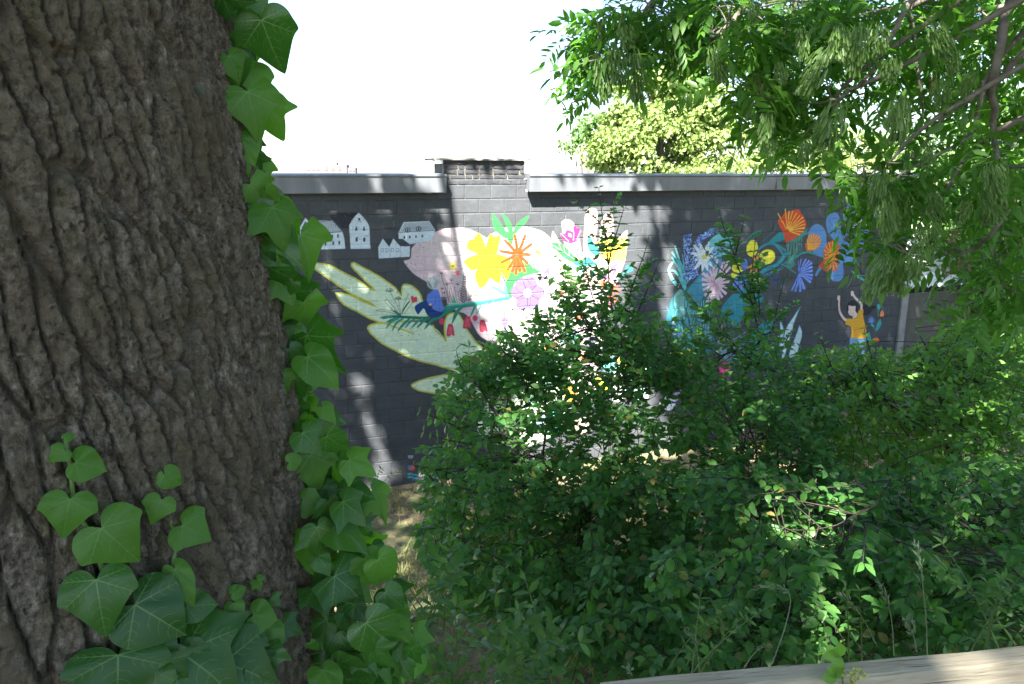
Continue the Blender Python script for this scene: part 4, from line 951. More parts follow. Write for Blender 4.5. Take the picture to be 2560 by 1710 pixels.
# broad plates between branching furrows
f1, f2, idv = voro(un / .030 + 300, v_ / .21 + 60 + .5 * vnoise(u_ * 14, v_ * 6))
g = np.clip((f2 - f1 - .03) / .15, 0, 1); plate = g * g * (3 - 2 * g); cf1, cf2, cid = voro(un / .05 + 11, v_ / .055 + 150 + .8 * vnoise(u_ * 25, v_ * 4)); crack = np.clip((cf2 - cf1) / .12, 0, 1); plate = plate * (.72 + .28 * crack) + .06 * cid
f1b, f2b, idb = voro(un / .011 + 80 + .3 * vnoise(u_ * 60, v_ * 50), v_ / .060 + 20 + .5 * vnoise(u_ * 30, v_ * 20)); gb = np.clip((f2b - f1b) / .11, 0, 1)
ridge = 1 - np.abs(2 * fbm(un / .030 + 9, v_ / .26 + 3, 3) - .95)
flake = fbm(u_ / .007 + 11, v_ / .015, 4)
hstep = fbm(u_ / .02 + 31, v_ / .006 + 9, 3)
H_ = .019 * plate + .006 * idv + .0060 * gb + .0045 * idb + .007 * np.clip(ridge, 0, 1) + .011 * flake + .0015 * hstep
H_ = H_ + .006 * fbm(u_ * 4, v_ * 3, 3)
rr = trunk_r(ZZ) + H_ - .020 + .018 * np.sin(3 * TT_ + 1.1) * np.clip((-ZZ) * .6, 0, 1)
cx_, cy_ = trunk_c(ZZ)
V = np.stack([(cx_ + rr * np.cos(TT_)).ravel() + .903, (cy_ + rr * np.sin(TT_)).ravel() - 1.198, ZZ.ravel() + 1.9], 1)
nt_, nz_ = len(ths), len(zs); i, j = np.meshgrid(np.arange(nt_), np.arange(nz_ - 1), indexing='ij')
a = (i * nz_ + j).ravel(); b_ = (((i + 1) % nt_) * nz_ + j).ravel()
put('trunk', mesh_np('trunk', V, quads=np.stack([a, b_, b_ + 1, a + 1], 1)), M_bark, tree)
limb = MB()
for tgt, r0 in (((-4.0, 3.0, 10.5), .14), ((-2.6, 4.6, 9.4), .09), ((-1.0, -3.6, 10.0), .15), ((.2, -5.0, 8.5), .10), ((-5.0, .5, 9.5), .12)):
    c0 = np.array([*[float(q) for q in trunk_c(5.2 + .5 * r0 * 10)], 5.2 + .5 * r0 * 10]); tgt = np.array(tgt, float); mid = (c0 + tgt) / 2 + np.array([0, 0, .2])
    P_ = bez(c0, mid, tgt, 9); limb.tube(P_ - np.array([-.903, 1.198, -1.9]), list(np.linspace(r0, .03, 9)), 8)
limb.build('limb', M_bark, tree, smooth=True)

# ================================================================== unseen overhead crowns, leaf by leaf, shaped to cast shade and leave sunlit patches
SK_ = SUN[:2] / SUN[2]
def sp(P): P = np.atleast_2d(P); return P[:, :2] - SK_ * P[:, 2:3]
def wsp(x, y):
    q = wall_sz(x, y); return sp(wpt(q[0], q[1]))[0]
lit_wall = [[(1010,395),(1330,395),(1420,470),(1560,480),(1645,500),(1655,560),(1632,610),(1626,680),(1600,740),(1585,800),(1600,860),(1650,900),(1650,1250),(1290,1250),(1290,1000),(1240,890),(1200,790),(1165,740),(1125,670),(1104,590),(1090,540),(1040,505),(985,480),(990,450)],
            [(1655,600),(1690,590),(1700,700),(1700,790),(1650,830),(1640,740)]]
shafts = [[(792,640),(822,640),(880,870),(858,880)],[(858,880),(905,900),(985,1215),(940,1215)],[(800,900),(826,905),(880,1040),(862,1050)],[(960,860),(1000,860),(1010,930),(985,930)],[(1640,480),(1660,470),(1680,570),(1650,580)],[(930,490),(985,480),(1010,530),(950,540)],[(2040,470),(2065,470),(2075,540),(2050,540)]]
LIT = [np.array([wsp(*q) for q in P_]) for P_ in lit_wall]; SHF = [np.array([wsp(*q) for q in P_]) for P_ in shafts]
def gpt(x, y):
    r = ray(x, y)
    for t_ in np.linspace(2, 16, 900):
        P_ = r * (t_ / r[1])
        if P_[2] < ground_z(P_[0], P_[1]): return P_
    return P_
SPOT = [(sp(gpt(1050, 1398))[0], .10), (sp(gpt(1010, 1402))[0], .09), (sp(gpt(1085, 1385))[0], .10), (sp(gpt(985, 1345))[0], .06), (sp(gpt(1500, 1150))[0], .5), (sp(gpt(1650, 1120))[0], .5), (sp(gpt(1850, 1130))[0], .5), (sp(gpt(1980, 1180))[0], .4), (sp(gpt(1380, 1190))[0], .35)]
for x_, y_, Y_, r_ in ((2400,900,5.5,.35),(2480,860,5.8,.4),(2550,840,6,.4),(2300,960,5,.2),(2180,880,5,.2),(1850,620,4.9,.10),(2100,930,4.8,.13),(2500,1000,5,.15),(1420,760,4.6,.10),(2280,770,7.5,.15),(880,1150,1.5,.03),(1000,1560,2.2,.05),(2060,150,3.6,.1),(2440,40,3.6,.15),(2400,1280,3.6,.08)):
    SPOT.append((sp(at(x_, y_, Y_))[0], r_))
NL = 95000
ux = rng.uniform(-6, 9.5, NL * 2); tb = rng.random(NL * 2) < .06; uy = rng.uniform(-3.5, 13, NL * 2)        # sun-plane coordinates at height 0
ux = np.where(tb, rng.uniform(-1.9, .3, NL * 2), ux); uy = np.where(tb, rng.uniform(-1.5, 2.2, NL * 2), uy)
hz = rng.uniform(5.2, 9.5, NL * 2); Pc = np.stack([ux + SK_[0] * hz, uy + SK_[1] * hz, hz], 1)
dens = fbm(ux * 3.4 + 50, uy * 3.4 + 20, 2); keep = (dens > np.where(uy > 6.5, -1, .26)) | ((ux > -1.9) & (ux < .3) & (uy > -1.5) & (uy < 2.2)); keep &= (uy > 6.5) | (rng.random(NL * 2) < np.where((ux > .3) & (ux < 3.6) & (uy > .1) & (uy < 2.7), .92, .56)) | ((ux > -1.9) & (ux < .3) & (uy > -1.5) & (uy < 2.2))
q2 = np.stack([ux, uy], 1)
jit = rng.normal(size=q2.shape) * .022
for poly_ in LIT: keep &= ~inpoly(q2 + jit, poly_)
insh = np.zeros(len(q2), bool)
for poly_ in SHF: insh |= inpoly(q2 + jit, poly_)
keep &= ~insh
for c_, r_ in SPOT: keep &= ~(np.hypot(q2[:, 0] - c_[0], q2[:, 1] - c_[1]) < r_ * rng.uniform(.8, 1.25, len(q2)))
# the open side of the crown: nothing may hang into the upper part of the view
el = Pc[:, 2] / np.maximum(np.hypot(Pc[:, 0], Pc[:, 1]), .1); keep &= ~((Pc[:, 1] > 0) & (el < .36))
keep &= Pc[:, 1] < 8.5
Pc = Pc[keep][:NL]
left = Pc[:, 0] < 1.2
for sel, rt in ((left, tree),):
    Pk = Pc[sel]; Mk = frames(rand_dirs(len(Pk)) * np.array([1, 1, .4]), np.array([[0, 0, 1.]]) + rand_dirs(len(Pk)) * .5)
    v, t_ = scatter(T_tiny, Pk - np.array(rt.location), Mk, rng.uniform(.14, .22, len(Pk)))
    put('crown', mesh_np('crown', v, tris=t_), M_canopy, rt, kind='stuff')  # out of view, leaf layout shaped for shade and sun gaps
SHADE_CROWN_RIGHT = Pc[~left]

# ================================================================== ash tree, branches hanging into the upper right
ash = thing('ash_tree', 'ash tree whose drooping branches with bunches of green keys hang in from the upper right', 'tree', (5.2, 1.2, -1.9))
aloc = np.array(ash.location)
tk = MB(); tk.tube([np.array(p) - aloc for p in ((5.2, 1.2, -2.2), (5.15, 1.2, -.5), (5.0, 1.3, 2), (4.7, 1.5, 5), (4.2, 1.6, 8.2))], [.27, .22, .19, .15, .08], 14); tk.build('trunk', M_bark, ash, smooth=True)
Pk = SHADE_CROWN_RIGHT; Mk = frames(rand_dirs(len(Pk)) * np.array([1, 1, .4]), np.array([[0, 0, 1.]]) + rand_dirs(len(Pk)) * .5)
v, t_ = scatter(T_tiny, Pk - aloc, Mk, rng.uniform(.14, .22, len(Pk))); put('crown', mesh_np('crown', v, tris=t_), M_canopy, ash, kind='stuff')  # right share of the unseen shading leaves, hung on the ash
BR = [([(1660,-90),(1632,0),(1600,50),(1560,110),(1530,150)],3.6,.012),([(1900,-60),(1866,0),(1842,40),(1801,81),(1740,118),(1660,140),(1500,150)],3.4,.013),([(2300,-60),(2275,0),(2250,50),(2225,100),(2183,172),(2119,230),(2080,250)],3.1,.014),
      ([(2530,-90),(2524,0),(2508,83),(2486,191),(2483,303),(2488,370),(2492,420)],3.0,.022),([(2486,215),(2476,223),(2400,265),(2342,312),(2304,367),(2272,398),(2221,408)],3.05,.010),([(2483,331),(2440,370),(2406,405),(2368,472),(2330,520)],3.1,.012),
      ([(2640,420),(2558,482),(2512,538),(2478,586),(2427,624),(2373,637),(2280,640)],3.2,.013),([(2700,150),(2560,110),(2508,83)],3.1,.014),([(2275,20),(2290,130),(2300,200),(2310,300)],3.3,.011),([(2640,40),(2500,20),(2380,30),(2300,48)],3.5,.014),
      ([(2640,700),(2560,690),(2480,720),(2420,730)],3.4,.012),([(2640,560),(2560,600),(2500,660)],3.6,.012),([(2010,-80),(1990,0),(1960,90),(1930,180),(1925,280)],3.7,.012),([(2119,230),(2040,300),(2010,340)],3.2,.007),([(2600,300),(2540,340),(2518,400)],3.3,.009),
      ([(2080,250),(2000,260),(1890,230),(1800,160)],3.3,.006),([(2140,-50),(2080,60),(2060,140)],3.6,.010),([(2360,-60),(2350,60),(2345,200)],3.6,.010),([(2440,290),(2420,340),(2260,430),(2230,470)],3.0,.009),([(2221,408),(2200,430),(2100,440)],3.0,.005)]
branches = []
for pts, Y, r0 in BR:
    P_ = crom(np.array([at(x, y, Y + .10 * math.sin(k * 1.9)) for k, (x, y) in enumerate(pts)]), 5)
    P_ = P_ + (np.stack([vnoise(np.arange(len(P_)) * .6, np.full(len(P_), 3. * c + Y)) for c in range(3)], 1) - .5) * .02
    b = MB(); b.tube(P_ - aloc, list(np.linspace(r0, r0 * .35, len(P_))), 7); b.build('branch', M_ashwood, ash, smooth=True); branches.append(P_)
# a link from each branch end outside the frame up into the tree
lk = MB()
for P_ in branches:
    a0 = P_[0]; 
    tgt = np.array([4.95, 1.45, float(np.clip(a0[2] + 1.3 + rng.uniform(-.3, .9), 1.6, 6.0))]); mid = a0 * .6 + tgt * .4 + np.array([0, rng.uniform(-.3, .3), .55])
    Q_ = crom([a0, a0 * .8 + mid * .2 + rng.normal(size=3) * .05, mid + rng.normal(size=3) * .10, mid * .45 + tgt * .55 + rng.normal(size=3) * .10, tgt], 4)
    r_ = float(BR[[id(z) for z in branches].index(id(P_))][2]); lk.tube(Q_ - aloc, list(np.linspace(r_, .024, len(Q_))), 7)
lk.build('bough', M_ashwood, ash, smooth=True)
# compound leaf: rachis and 9 leaflets, tip along +Y, hanging
def compound(npair, L=.24, seed=0):
    r = np.random.default_rng(seed); P = []; D = []; Hh = []; Sz = []
    for k in range(npair):
        y = L * (.30 + .62 * k / (npair - .3)); zz = -.35 * y * y / L
        for s_ in (-1, 1):
            P.append((0, y, zz)); D.append((s_ * 1., .55 + .12 * r.normal(), -.35 + .15 * r.normal())); Hh.append((r.normal() * .2, r.normal() * .2 - .1, 1)); Sz.append(L * .36 * (1 - .12 * abs(k - npair / 2)) * r.uniform(.9, 1.1))
    P.append((0, L * .93, -.33 * L)); D.append((0, 1, -.7)); Hh.append((0, .5, 1)); Sz.append(L * .36)
    V, T = scatter(T_ash, np.array(P), frames(np.array(D, float), np.array(Hh, float)), np.array(Sz))
    b = MB(); b.tube([(0, y, -.35 * y * y / L) for y in np.linspace(0, L * .93, 5)], [.0016, .0014, .0012, .001, .0008], 3, False)
    bt = [(f[0], f[1], f[2]) for f in b.f] + [(f[0], f[2], f[3]) for f in b.f]
    T = np.vstack([T, np.array(bt) + len(V)]); V = np.vstack([V, np.array(b.v)])
    V = V / L; return V, T
T_comp = [compound(4, .24, 1), compound(5, .26, 2), compound(3, .2, 3)]
ap = Plant(ash)
def leaves_on(P_, n, L=(.15, .25), spread=.09, down=.5):
    for _ in range(n):
        k = rng.integers(1, len(P_)); p = P_[k] * 1.0
        az = rng.uniform(0, 2 * PI); d = np.array([math.cos(az), math.sin(az), rng.uniform(-.9, .35)]) ; d[2] -= down * .4
        off = nrm(d) * rng.uniform(0, spread); ap.add(p + off, d, np.array([0, 0, 1.]) + rng.normal(size=3) * .45, rng.uniform(*L))
for P_, (pts, Y, r0) in zip(branches, BR): leaves_on(P_, 16)
# masses of leaves: (polygon in the picture, near, far, number)
AM = [([(1420,85),(1450,70),(1530,30),(1640,0),(1760,-30),(1760,130),(1640,140),(1500,170),(1440,200),(1420,170)],3.3,4.0,60),
      ([(1400,190),(1450,180),(1440,300),(1405,290)],3.5,3.7,4),
      ([(1700,-30),(2120,-30),(2120,210),(2050,280),(1960,320),(1880,210),(1800,140),(1700,120)],3.1,4.4,105),
      ([(1850,220),(1960,250),(2030,350),(1990,370),(1900,350),(1840,300)],3.2,4.4,26),
      ([(2050,-30),(2620,-30),(2620,200),(2480,230),(2300,200),(2130,230),(2050,120)],3.3,5.0,115),
      ([(2150,230),(2300,200),(2480,230),(2620,200),(2620,480),(2480,470),(2300,390),(2180,360)],3.3,4.8,38),
      ([(2170,430),(2220,420),(2230,460),(2170,480)],3.0,3.4,5),
      ([(2320,430),(2620,450),(2620,660),(2490,620),(2400,550),(2310,500)],3.3,5.2,62),
      ([(2170,600),(2220,590),(2290,610),(2300,640),(2230,650),(2170,660)],3.0,3.5,11),
      ([(2470,660),(2620,640),(2620,790),(2510,770)],3.2,5.2,45)]
def pick(polyg, n):
    pg = np.array(polyg, float); lo, hi = pg.min(0), pg.max(0); out = []
    while len(out) < n:
        q = rng.uniform(lo, hi)
        if inpoly(q, pg): out.append(q)
    return out
allb = np.vstack(branches); tws = MB()
for pg, Ya, Yb, n in AM:
    for q in pick(pg, n):
        p = at(q[0], q[1], rng.uniform(Ya, Yb)); az = rng.uniform(0, 2 * PI)
        if q[0] < 1800 and rng.random() < .65: az = rng.uniform(.6 * PI, 1.4 * PI)
        d = np.array([math.cos(az), .6 * math.sin(az), rng.uniform(-.7, .1)]); d = nrm(d)
        base = p - d * .12
        # a tuft: three leaves from one twig tip
        for k in range(3):
            dd = nrm(d + rng.normal(size=3) * .55); ap.add(base + rng.normal(size=3) * .01, dd, np.array([0, -.25, 1.]) + rng.normal(size=3) * .4, rng.uniform(.15, .25))
        near = allb[np.argmin(((allb - base) ** 2).sum(1))]
        if np.linalg.norm(near - base) < .9:
            tws.tube(bez(near - aloc, (near + base) / 2 - aloc + np.array([0, 0, .04]), base - aloc, 5), [.0045, .004, .0035, .003, .0022], 4, False)
# the rest of the ash crown, above and to the right of the view
no = 0
while no < 620:
    p = np.array([rng.uniform(.9, 6.2), rng.uniform(1.6, 5.6), rng.uniform(-.2, 5.2)])
    d_ = p @ F; xx, yy = 1280 + FPX * (p @ R) / d_, 855 - FPX * (p @ U) / d_
    if (yy > -260 and xx < 2800) or p[2] < .9 - .35 * (5.2 - p[0]) * (p[0] < 3) - 1.4 * (p[0] > 3.6) or yy > 900: continue
    if (xx < 1450 + 260 * rng.random()) or np.hypot(p[0] - 3.8, (p[1] - 3.2) * 1.2) > 2.9: continue
    q_ = sp(p)
    if any(inpoly(q_, L_)[0] for L_ in LIT + SHF) or any(np.hypot(*(q_[0] - c_)) < r_ * 1.1 for c_, r_ in SPOT): continue
    no += 1
    for k in range(3): ap.add(p + rng.normal(size=3) * .05, np.array([rng.normal(), rng.normal() * .7, rng.uniform(-.8, .1)]), np.array([0, -.25, 1.]) + rng.normal(size=3) * .4, rng.uniform(.15, .25))
    if no % 2 == 0:
        near = allb[np.argmin(((allb - p) ** 2).sum(1))]; tws.tube(bez(near - aloc, (near + p) / 2 - aloc + rng.normal(size=3) * .08, p - aloc, 5), [.007, .006, .005, .004, .002], 4, False)
tws.build('twigs', M_ashwood, ash, smooth=True, kind='stuff')
ap.build(T_comp, M_ash, 'compound_leaf', 300)
# bunches of winged keys
T_k = leaf_tpl(.33, ((0, .25), (.45, .6), (.8, 1), (1, 0)), fold=.05, droop=.02)
def bunch(seed, n=190):
    r = np.random.default_rng(seed); P = []; D = []
    for _ in range(n):
        t = r.random() ** .8; a = r.uniform(0, 2 * PI); rad = .33 * math.sqrt(r.random()) * (.55 + .6 * math.sin(PI * min(t + .15, 1)))
        P.append((rad * math.cos(a), rad * math.sin(a), -t * .80)); D.append((math.cos(a) * .35 + r.normal() * .12, math.sin(a) * .35 + r.normal() * .12, -1))
    P = np.array(P); D = np.array(D); Hh = rand_dirs(n) * np.array([1, 1, .1])
    V, T = scatter(T_k, P, frames(D, Hh), r.uniform(.17, .25, n)); b = MB()
    for k in range(7):
        a = r.uniform(0, 2 * PI); b.tube([(0, 0, .04), (.1 * math.cos(a), .1 * math.sin(a), -.2), (.2 * math.cos(a), .2 * math.sin(a), -.6)], [.008, .006, .004], 3, False)
    bt = [(f[0], f[1], f[2]) for f in b.f] + [(f[0], f[2], f[3]) for f in b.f]
    return mesh_np('key_bunch', np.vstack([V, b.v]), tris=np.vstack([T, np.array(bt) + len(V)]))
bun = [bunch(s_) for s_ in range(5)]
for m_ in bun: m_.materials.append(M_key)
dead = bunch(9, 36); dead.materials.append(M_keydead)
KB = [(1574,50,75,36),(1540,110,105,40),(1585,120,112,36),(1508,138,115,34),(1560,60,60,30),(1717,100,110,40),(1752,110,80,36),(1785,115,85,34),(1890,-10,70,22),(1947,155,60,22),(1920,280,90,28),(1926,345,50,24),(2070,120,120,44),(2097,245,130,44),(2060,290,70,30),(2024,345,70,30),(2253,235,125,46),(2238,260,60,30),(2355,195,92,34),
      (2200,55,90,36),(2150,60,110,40),(2327,340,78,20),(2202,415,110,30),(2336,55,98,34),(2230,140,60,34),(2476,405,100,40),(2518,405,98,36),(2220,475,112,46),(2255,478,110,44),(2212,500,95,34),(2328,375,46,20),(2328,478,88,30),(2305,570,64,26),(2330,580,60,20),(2475,415,90,34),(2456,470,100,30),(2498,480,95,38),(2222,630,125,40),(2258,630,108,44),(2296,618,86,34),(2333,556,60,26),(2210,650,90,34),(2240,660,85,34),(2280,640,70,30),(2420,500,60,26),(2100,60,80,34),(1700,120,70,30),(2010,60,80,26),(2380,120,70,26),(2440,180,60,26)]
for x_, y_, h_, w_ in KB:
    Y = 2.68 + .15 * math.sin(x_ * .7) + (.6 if x_ < 1800 else 0); p = at(x_, y_, Y); s_ = h_ / FPX * Y / .98
    o = put('key_bunch', bun[int(rng.integers(0, 5))], None, ash); o.location = tuple(p - aloc); o.rotation_euler = (rng.normal() * .2, rng.normal() * .2, rng.uniform(0, 6)); o.scale = (s_ * min(1.4, w_ * 1.75 / h_), s_ * min(1.4, w_ * 1.75 / h_), s_ * rng.uniform(.9, 1.12))
for x_, y_, h_ in ((2410,635,65),(2385,560,50),(1895,190,45),(2340,180,60),(2515,140,60),(2375,645,50)):
    p = at(x_, y_, 3.15); s_ = h_ / FPX * 3.15; o = put('key_bunch', dead, None, ash, label='dry brown bunch of old keys'); o.location = tuple(p - aloc); o.scale = (s_ * .8, s_ * .8, s_); o.rotation_euler = (0, 0, rng.uniform(0, 6))

# ================================================================== dogwood shrubs
def shrub(name, label, base, mass, leaders, mat, nstems=9, leaf=(.046, .074), bw=.35, seed=1):
    bz = float(ground_z(base[0], base[1])); root = thing(name, label, 'shrub', (base[0], base[1], bz), group='dogwood shrubs on the slope'); pl = Plant(root)
    B = np.array([base[0], base[1], bz]); stems = []
    tips = []
    for pg, Ya, Yb, n, up in mass:
        n = int(n * 1.35)
        for q in pick(pg, n): tips.append((at(q[0], q[1], rng.uniform(Ya, Yb)), up))
    idx = rng.choice(len(tips), min(nstems, len(tips)), replace=False)
    targets = [tips[k][0] for k in idx] + [at(L[0][0], L[0][1], Y) for L, Y in leaders]
    for T_ in targets[:nstems]:
        b0 = B + np.array([rng.normal() * bw, rng.normal() * bw * .4, -.05]); mid = b0 * .45 + T_ * .55; mid[2] = b0[2] * .35 + T_[2] * .65; mid[:2] = b0[:2] * .6 + T_[:2] * .4
        P_ = bez(b0, mid, T_, 12) + np.vstack([np.zeros(3), rng.normal(size=(10, 3)) * .018, np.zeros(3)]); r0 = rng.uniform(.010, .02)
        pl.wood.tube(P_, list(np.linspace(r0, .003, 12)), 6, False); stems.append(P_)
    for L, Y in leaders:                                     # long leading shoots that stand clear of the mass
        P_ = crom(np.array([at(x_, y_, Y) for x_, y_ in L]), 6)
        b1 = P_[-1]; near = np.vstack(stems); nr = near[np.argmin(((near - b1) ** 2).sum(1) + (near[:, 2] > b1[2] + .05) * 9)]
        P2 = np.vstack([P_, bez(P_[-1], (P_[-1] + nr) / 2, nr, 6)[1:]]); pl.wood.tube(P2, list(np.linspace(.0016, .007, len(P2))), 5, False); stems.append(P2[::-1])
        T_ = len(P_)
        seg = np.linalg.norm(np.diff(P_, axis=0), axis=1); cum = np.concatenate([[0], np.cumsum(seg)]); tot_ = cum[-1]; dpos = .0; k = 0
        while dpos < tot_:
            p = np.array([np.interp(dpos, cum, P_[:, c]) for c in range(3)]); ax = nrm(P_[0] - P_[-1]); a0 = (k % 2) * PI / 2 + rng.normal() * .2
            e1 = nrm(np.cross(ax, [.1, 1, .2])); e2 = np.cross(ax, e1)
            for s_ in (-1, 1):
                dd = (e1 * math.cos(a0) + e2 * math.sin(a0)) * s_ + ax * .45 + np.array([0, 0, -.12])
                pl.add(p, dd, ax + rng.normal(size=3) * .3, rng.uniform(*leaf) * (.6 + .5 * min(1, dpos / .15)))
                if dpos > .18 and rng.random() < .55:           # side twig with leaf pairs
                    L2 = rng.uniform(.08, .22); d2 = nrm(dd * .8 + ax * .6 + rng.normal(size=3) * .2); e = p + d2 * L2
                    pl.wood.tube([p, p + d2 * L2 * .5 - np.array([0, 0, .004]), e], [.002, .0016, .001], 4, False)
                    f1_ = nrm(np.cross(d2, [0, 0, 1.])); 
                    for m_ in np.arange(.3, 1.01, .23):
                        for s2 in (-1, 1): pl.add(p + d2 * L2 * m_, f1_ * s2 + d2 * .5, np.array([0, -.2, 1.]) + rng.normal(size=3) * .35, rng.uniform(*leaf) * .9)
                    pl.add(e, d2, np.array([0, -.2, 1.]) + rng.normal(size=3) * .3, leaf[0])
            dpos += rng.uniform(.035, .06) + .02 * min(1, dpos / .2); k += 1
    near = np.vstack(stems)
    for T_, up in tips:
        d = nrm(T_ - (B + np.array([0, 0, .9]))) * .8 + np.array([0, -.35, up]) + rng.normal(size=3) * .4; d = nrm(d); L = rng.uniform(.16, .34); b0 = T_ - d * L
        cost = ((near - b0) ** 2).sum(1) + 4 * np.clip(near[:, 2] - b0[2], 0, None) ** 2; cand = np.argsort(cost)[:14]; nr = near[cand[int(rng.integers(0, len(cand)))]]
        if np.linalg.norm(nr - b0) < .75 and rng.random() < .6: pl.wood.tube(bez(nr, (nr + b0) / 2 + rng.normal(size=3) * .05, b0, 5), [.003, .0028, .0025, .0022, .002], 4, False)
        pl.wood.tube([b0, (b0 + T_) / 2 + np.array([0, 0, .008]), T_], [.0025, .002, .0012], 4, False)
        s1 = nrm(np.cross(d, [0, 0, 1.])); s2 = np.cross(s1, d); a0 = rng.uniform(0, PI)
        for k, m_ in enumerate(np.linspace(.15, 1, 6)):
            aa = a0 + (k % 2) * PI / 2
            for s_ in (-1, 1):
                dd = (s1 * math.cos(aa) + s2 * math.sin(aa) * .5) * s_ + d * .55 + np.array([0, 0, -.15]) + rng.normal(size=3) * .15
                pl.add(b0 + d * L * m_ + dd * .006, dd, np.array([0, -.3, 1.]) + rng.normal(size=3) * .38, rng.uniform(*leaf) * (1.05 - .25 * m_))
        pl.add(T_, d, np.array([0, -.3, 1.]) + rng.normal(size=3) * .3, leaf[0])
    pl.build(T_dog, mat, 'leaf', 300, M_shrubwood, 'stems')
    return root
shrub('dogwood_shrub', 'tallest shrub, before the middle of the mural, a thin shoot rising above the flowers', (.75, 5.2),
      [([(1390,720),(1440,650),(1540,690),(1600,800),(1640,890),(1400,900),(1310,880),(1300,830)],4.2,5.2,60,.5),
       ([(1085,955),(1130,900),(1250,830),(1400,880),(1650,880),(1680,1000),(1300,1010),(1080,1010)],4.1,5.3,108,.4),
       ([(1560,780),(1660,790),(1780,880),(1780,940),(1600,920)],4.3,5.0,46,.5),([(1150,900),(1230,840),(1340,800),(1400,860),(1300,930),(1150,960)],4.2,4.8,34,.4),([(1070,1020),(1300,1000),(1700,1020),(1700,1180),(1050,1180)],3.9,5.0,105,.3),
       ([(1045,1170),(1340,1150),(1720,1180),(1720,1420),(1090,1420),(1035,1330)],3.5,4.8,250,.1),
       ([(1060,1400),(1400,1400),(1720,1400),(1720,1640),(1250,1620),(1110,1530)],3.1,4.3,190,-.05)],
      [([(1497,470),(1503,520),(1512,580),(1520,660),(1525,740),(1535,800)],4.6),([(1470,525),(1500,560),(1520,600)],4.55),([(1560,520),(1548,560),(1530,620),(1522,660)],4.62),([(1622,590),(1612,630),(1590,690),(1565,760),(1530,830)],4.7),([(1462,630),(1470,700),(1490,770),(1520,830)],4.5),([(1395,640),(1420,700),(1450,770),(1480,830)],4.5),
       ([(1340,690),(1380,720),(1430,760),(1470,820)],4.4),([(1290,770),(1340,790),(1390,830),(1440,880)],4.4),([(1140,875),(1148,905),(1165,935),(1200,970)],4.3),([(1050,1030),(1090,1045),(1150,1070)],4.2),([(1060,1080),(1100,1095),(1170,1110)],4.2),([(1650,650),(1620,720),(1590,790)],4.7),([(1035,1165),(1070,1170),(1120,1180)],4.1),([(1230,850),(1260,880),(1300,910)],4.4)], M_dog, 11)
shrub('dogwood_shrub', 'shrub with upright fresh green shoots in front of the yellow and pink painted flowers', (2.05, 5.4),
      [([(1680,840),(1740,740),(1800,690),(1880,720),(1960,800),(1990,880),(1750,900)],4.5,5.4,20,.5),([(1660,890),(1990,860),(2080,900),(2080,1020),(1680,1020)],4.3,5.5,85,.4),([(1680,1020),(2100,1010),(2120,1260),(1700,1260)],4.0,5.2,150,.2)],
      [([(1797,522),(1806,560),(1822,600),(1850,680),(1880,760),(1900,850)],4.9),([(1862,545),(1850,590),(1838,640)],4.9),([(1890,590),(1884,640),(1880,700),(1890,760)],4.9),([(1760,620),(1790,660),(1830,700),(1870,750)],4.9),([(1900,640),(1895,700),(1900,790)],4.9),([(1960,700),(1945,760),(1930,830)],4.9),([(1690,700),(1740,760),(1800,820),(1850,880)],4.85),([(1700,800),(1740,840),(1800,890)],4.8)], M_dog, 8)
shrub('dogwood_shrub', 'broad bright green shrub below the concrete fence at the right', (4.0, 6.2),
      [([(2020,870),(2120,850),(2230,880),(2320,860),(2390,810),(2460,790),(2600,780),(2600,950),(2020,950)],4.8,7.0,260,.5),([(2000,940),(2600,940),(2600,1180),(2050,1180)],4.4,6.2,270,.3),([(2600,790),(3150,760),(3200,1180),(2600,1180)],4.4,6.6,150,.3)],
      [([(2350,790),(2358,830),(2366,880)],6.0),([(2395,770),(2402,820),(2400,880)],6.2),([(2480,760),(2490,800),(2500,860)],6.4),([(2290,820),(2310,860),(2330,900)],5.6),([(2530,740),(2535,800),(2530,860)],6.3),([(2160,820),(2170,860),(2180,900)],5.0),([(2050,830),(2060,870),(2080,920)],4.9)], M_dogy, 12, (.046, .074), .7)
shrub('dogwood_shrub', 'dark shaded shrub filling the lower right behind the wooden rail', (1.9, 3.3),
      [([(1680,1180),(2100,1150),(2620,1150),(2620,1400),(1680,1400)],3.1,4.6,290,.2),([(1640,1380),(2620,1380),(2620,1620),(2200,1660),(1700,1740),(1560,1740)],2.3,3.6,300,.0),([(1200,1560),(1700,1500),(1700,1730),(1250,1730)],2.5,3.6,80,-.1),([(2620,1180),(3200,1180),(3200,1650),(2620,1600)],2.6,4.4,130,.1)],
      [([(2500,1390),(2530,1420),(2580,1470)],2.6)], M_dog, 14, (.046, .070), .9)

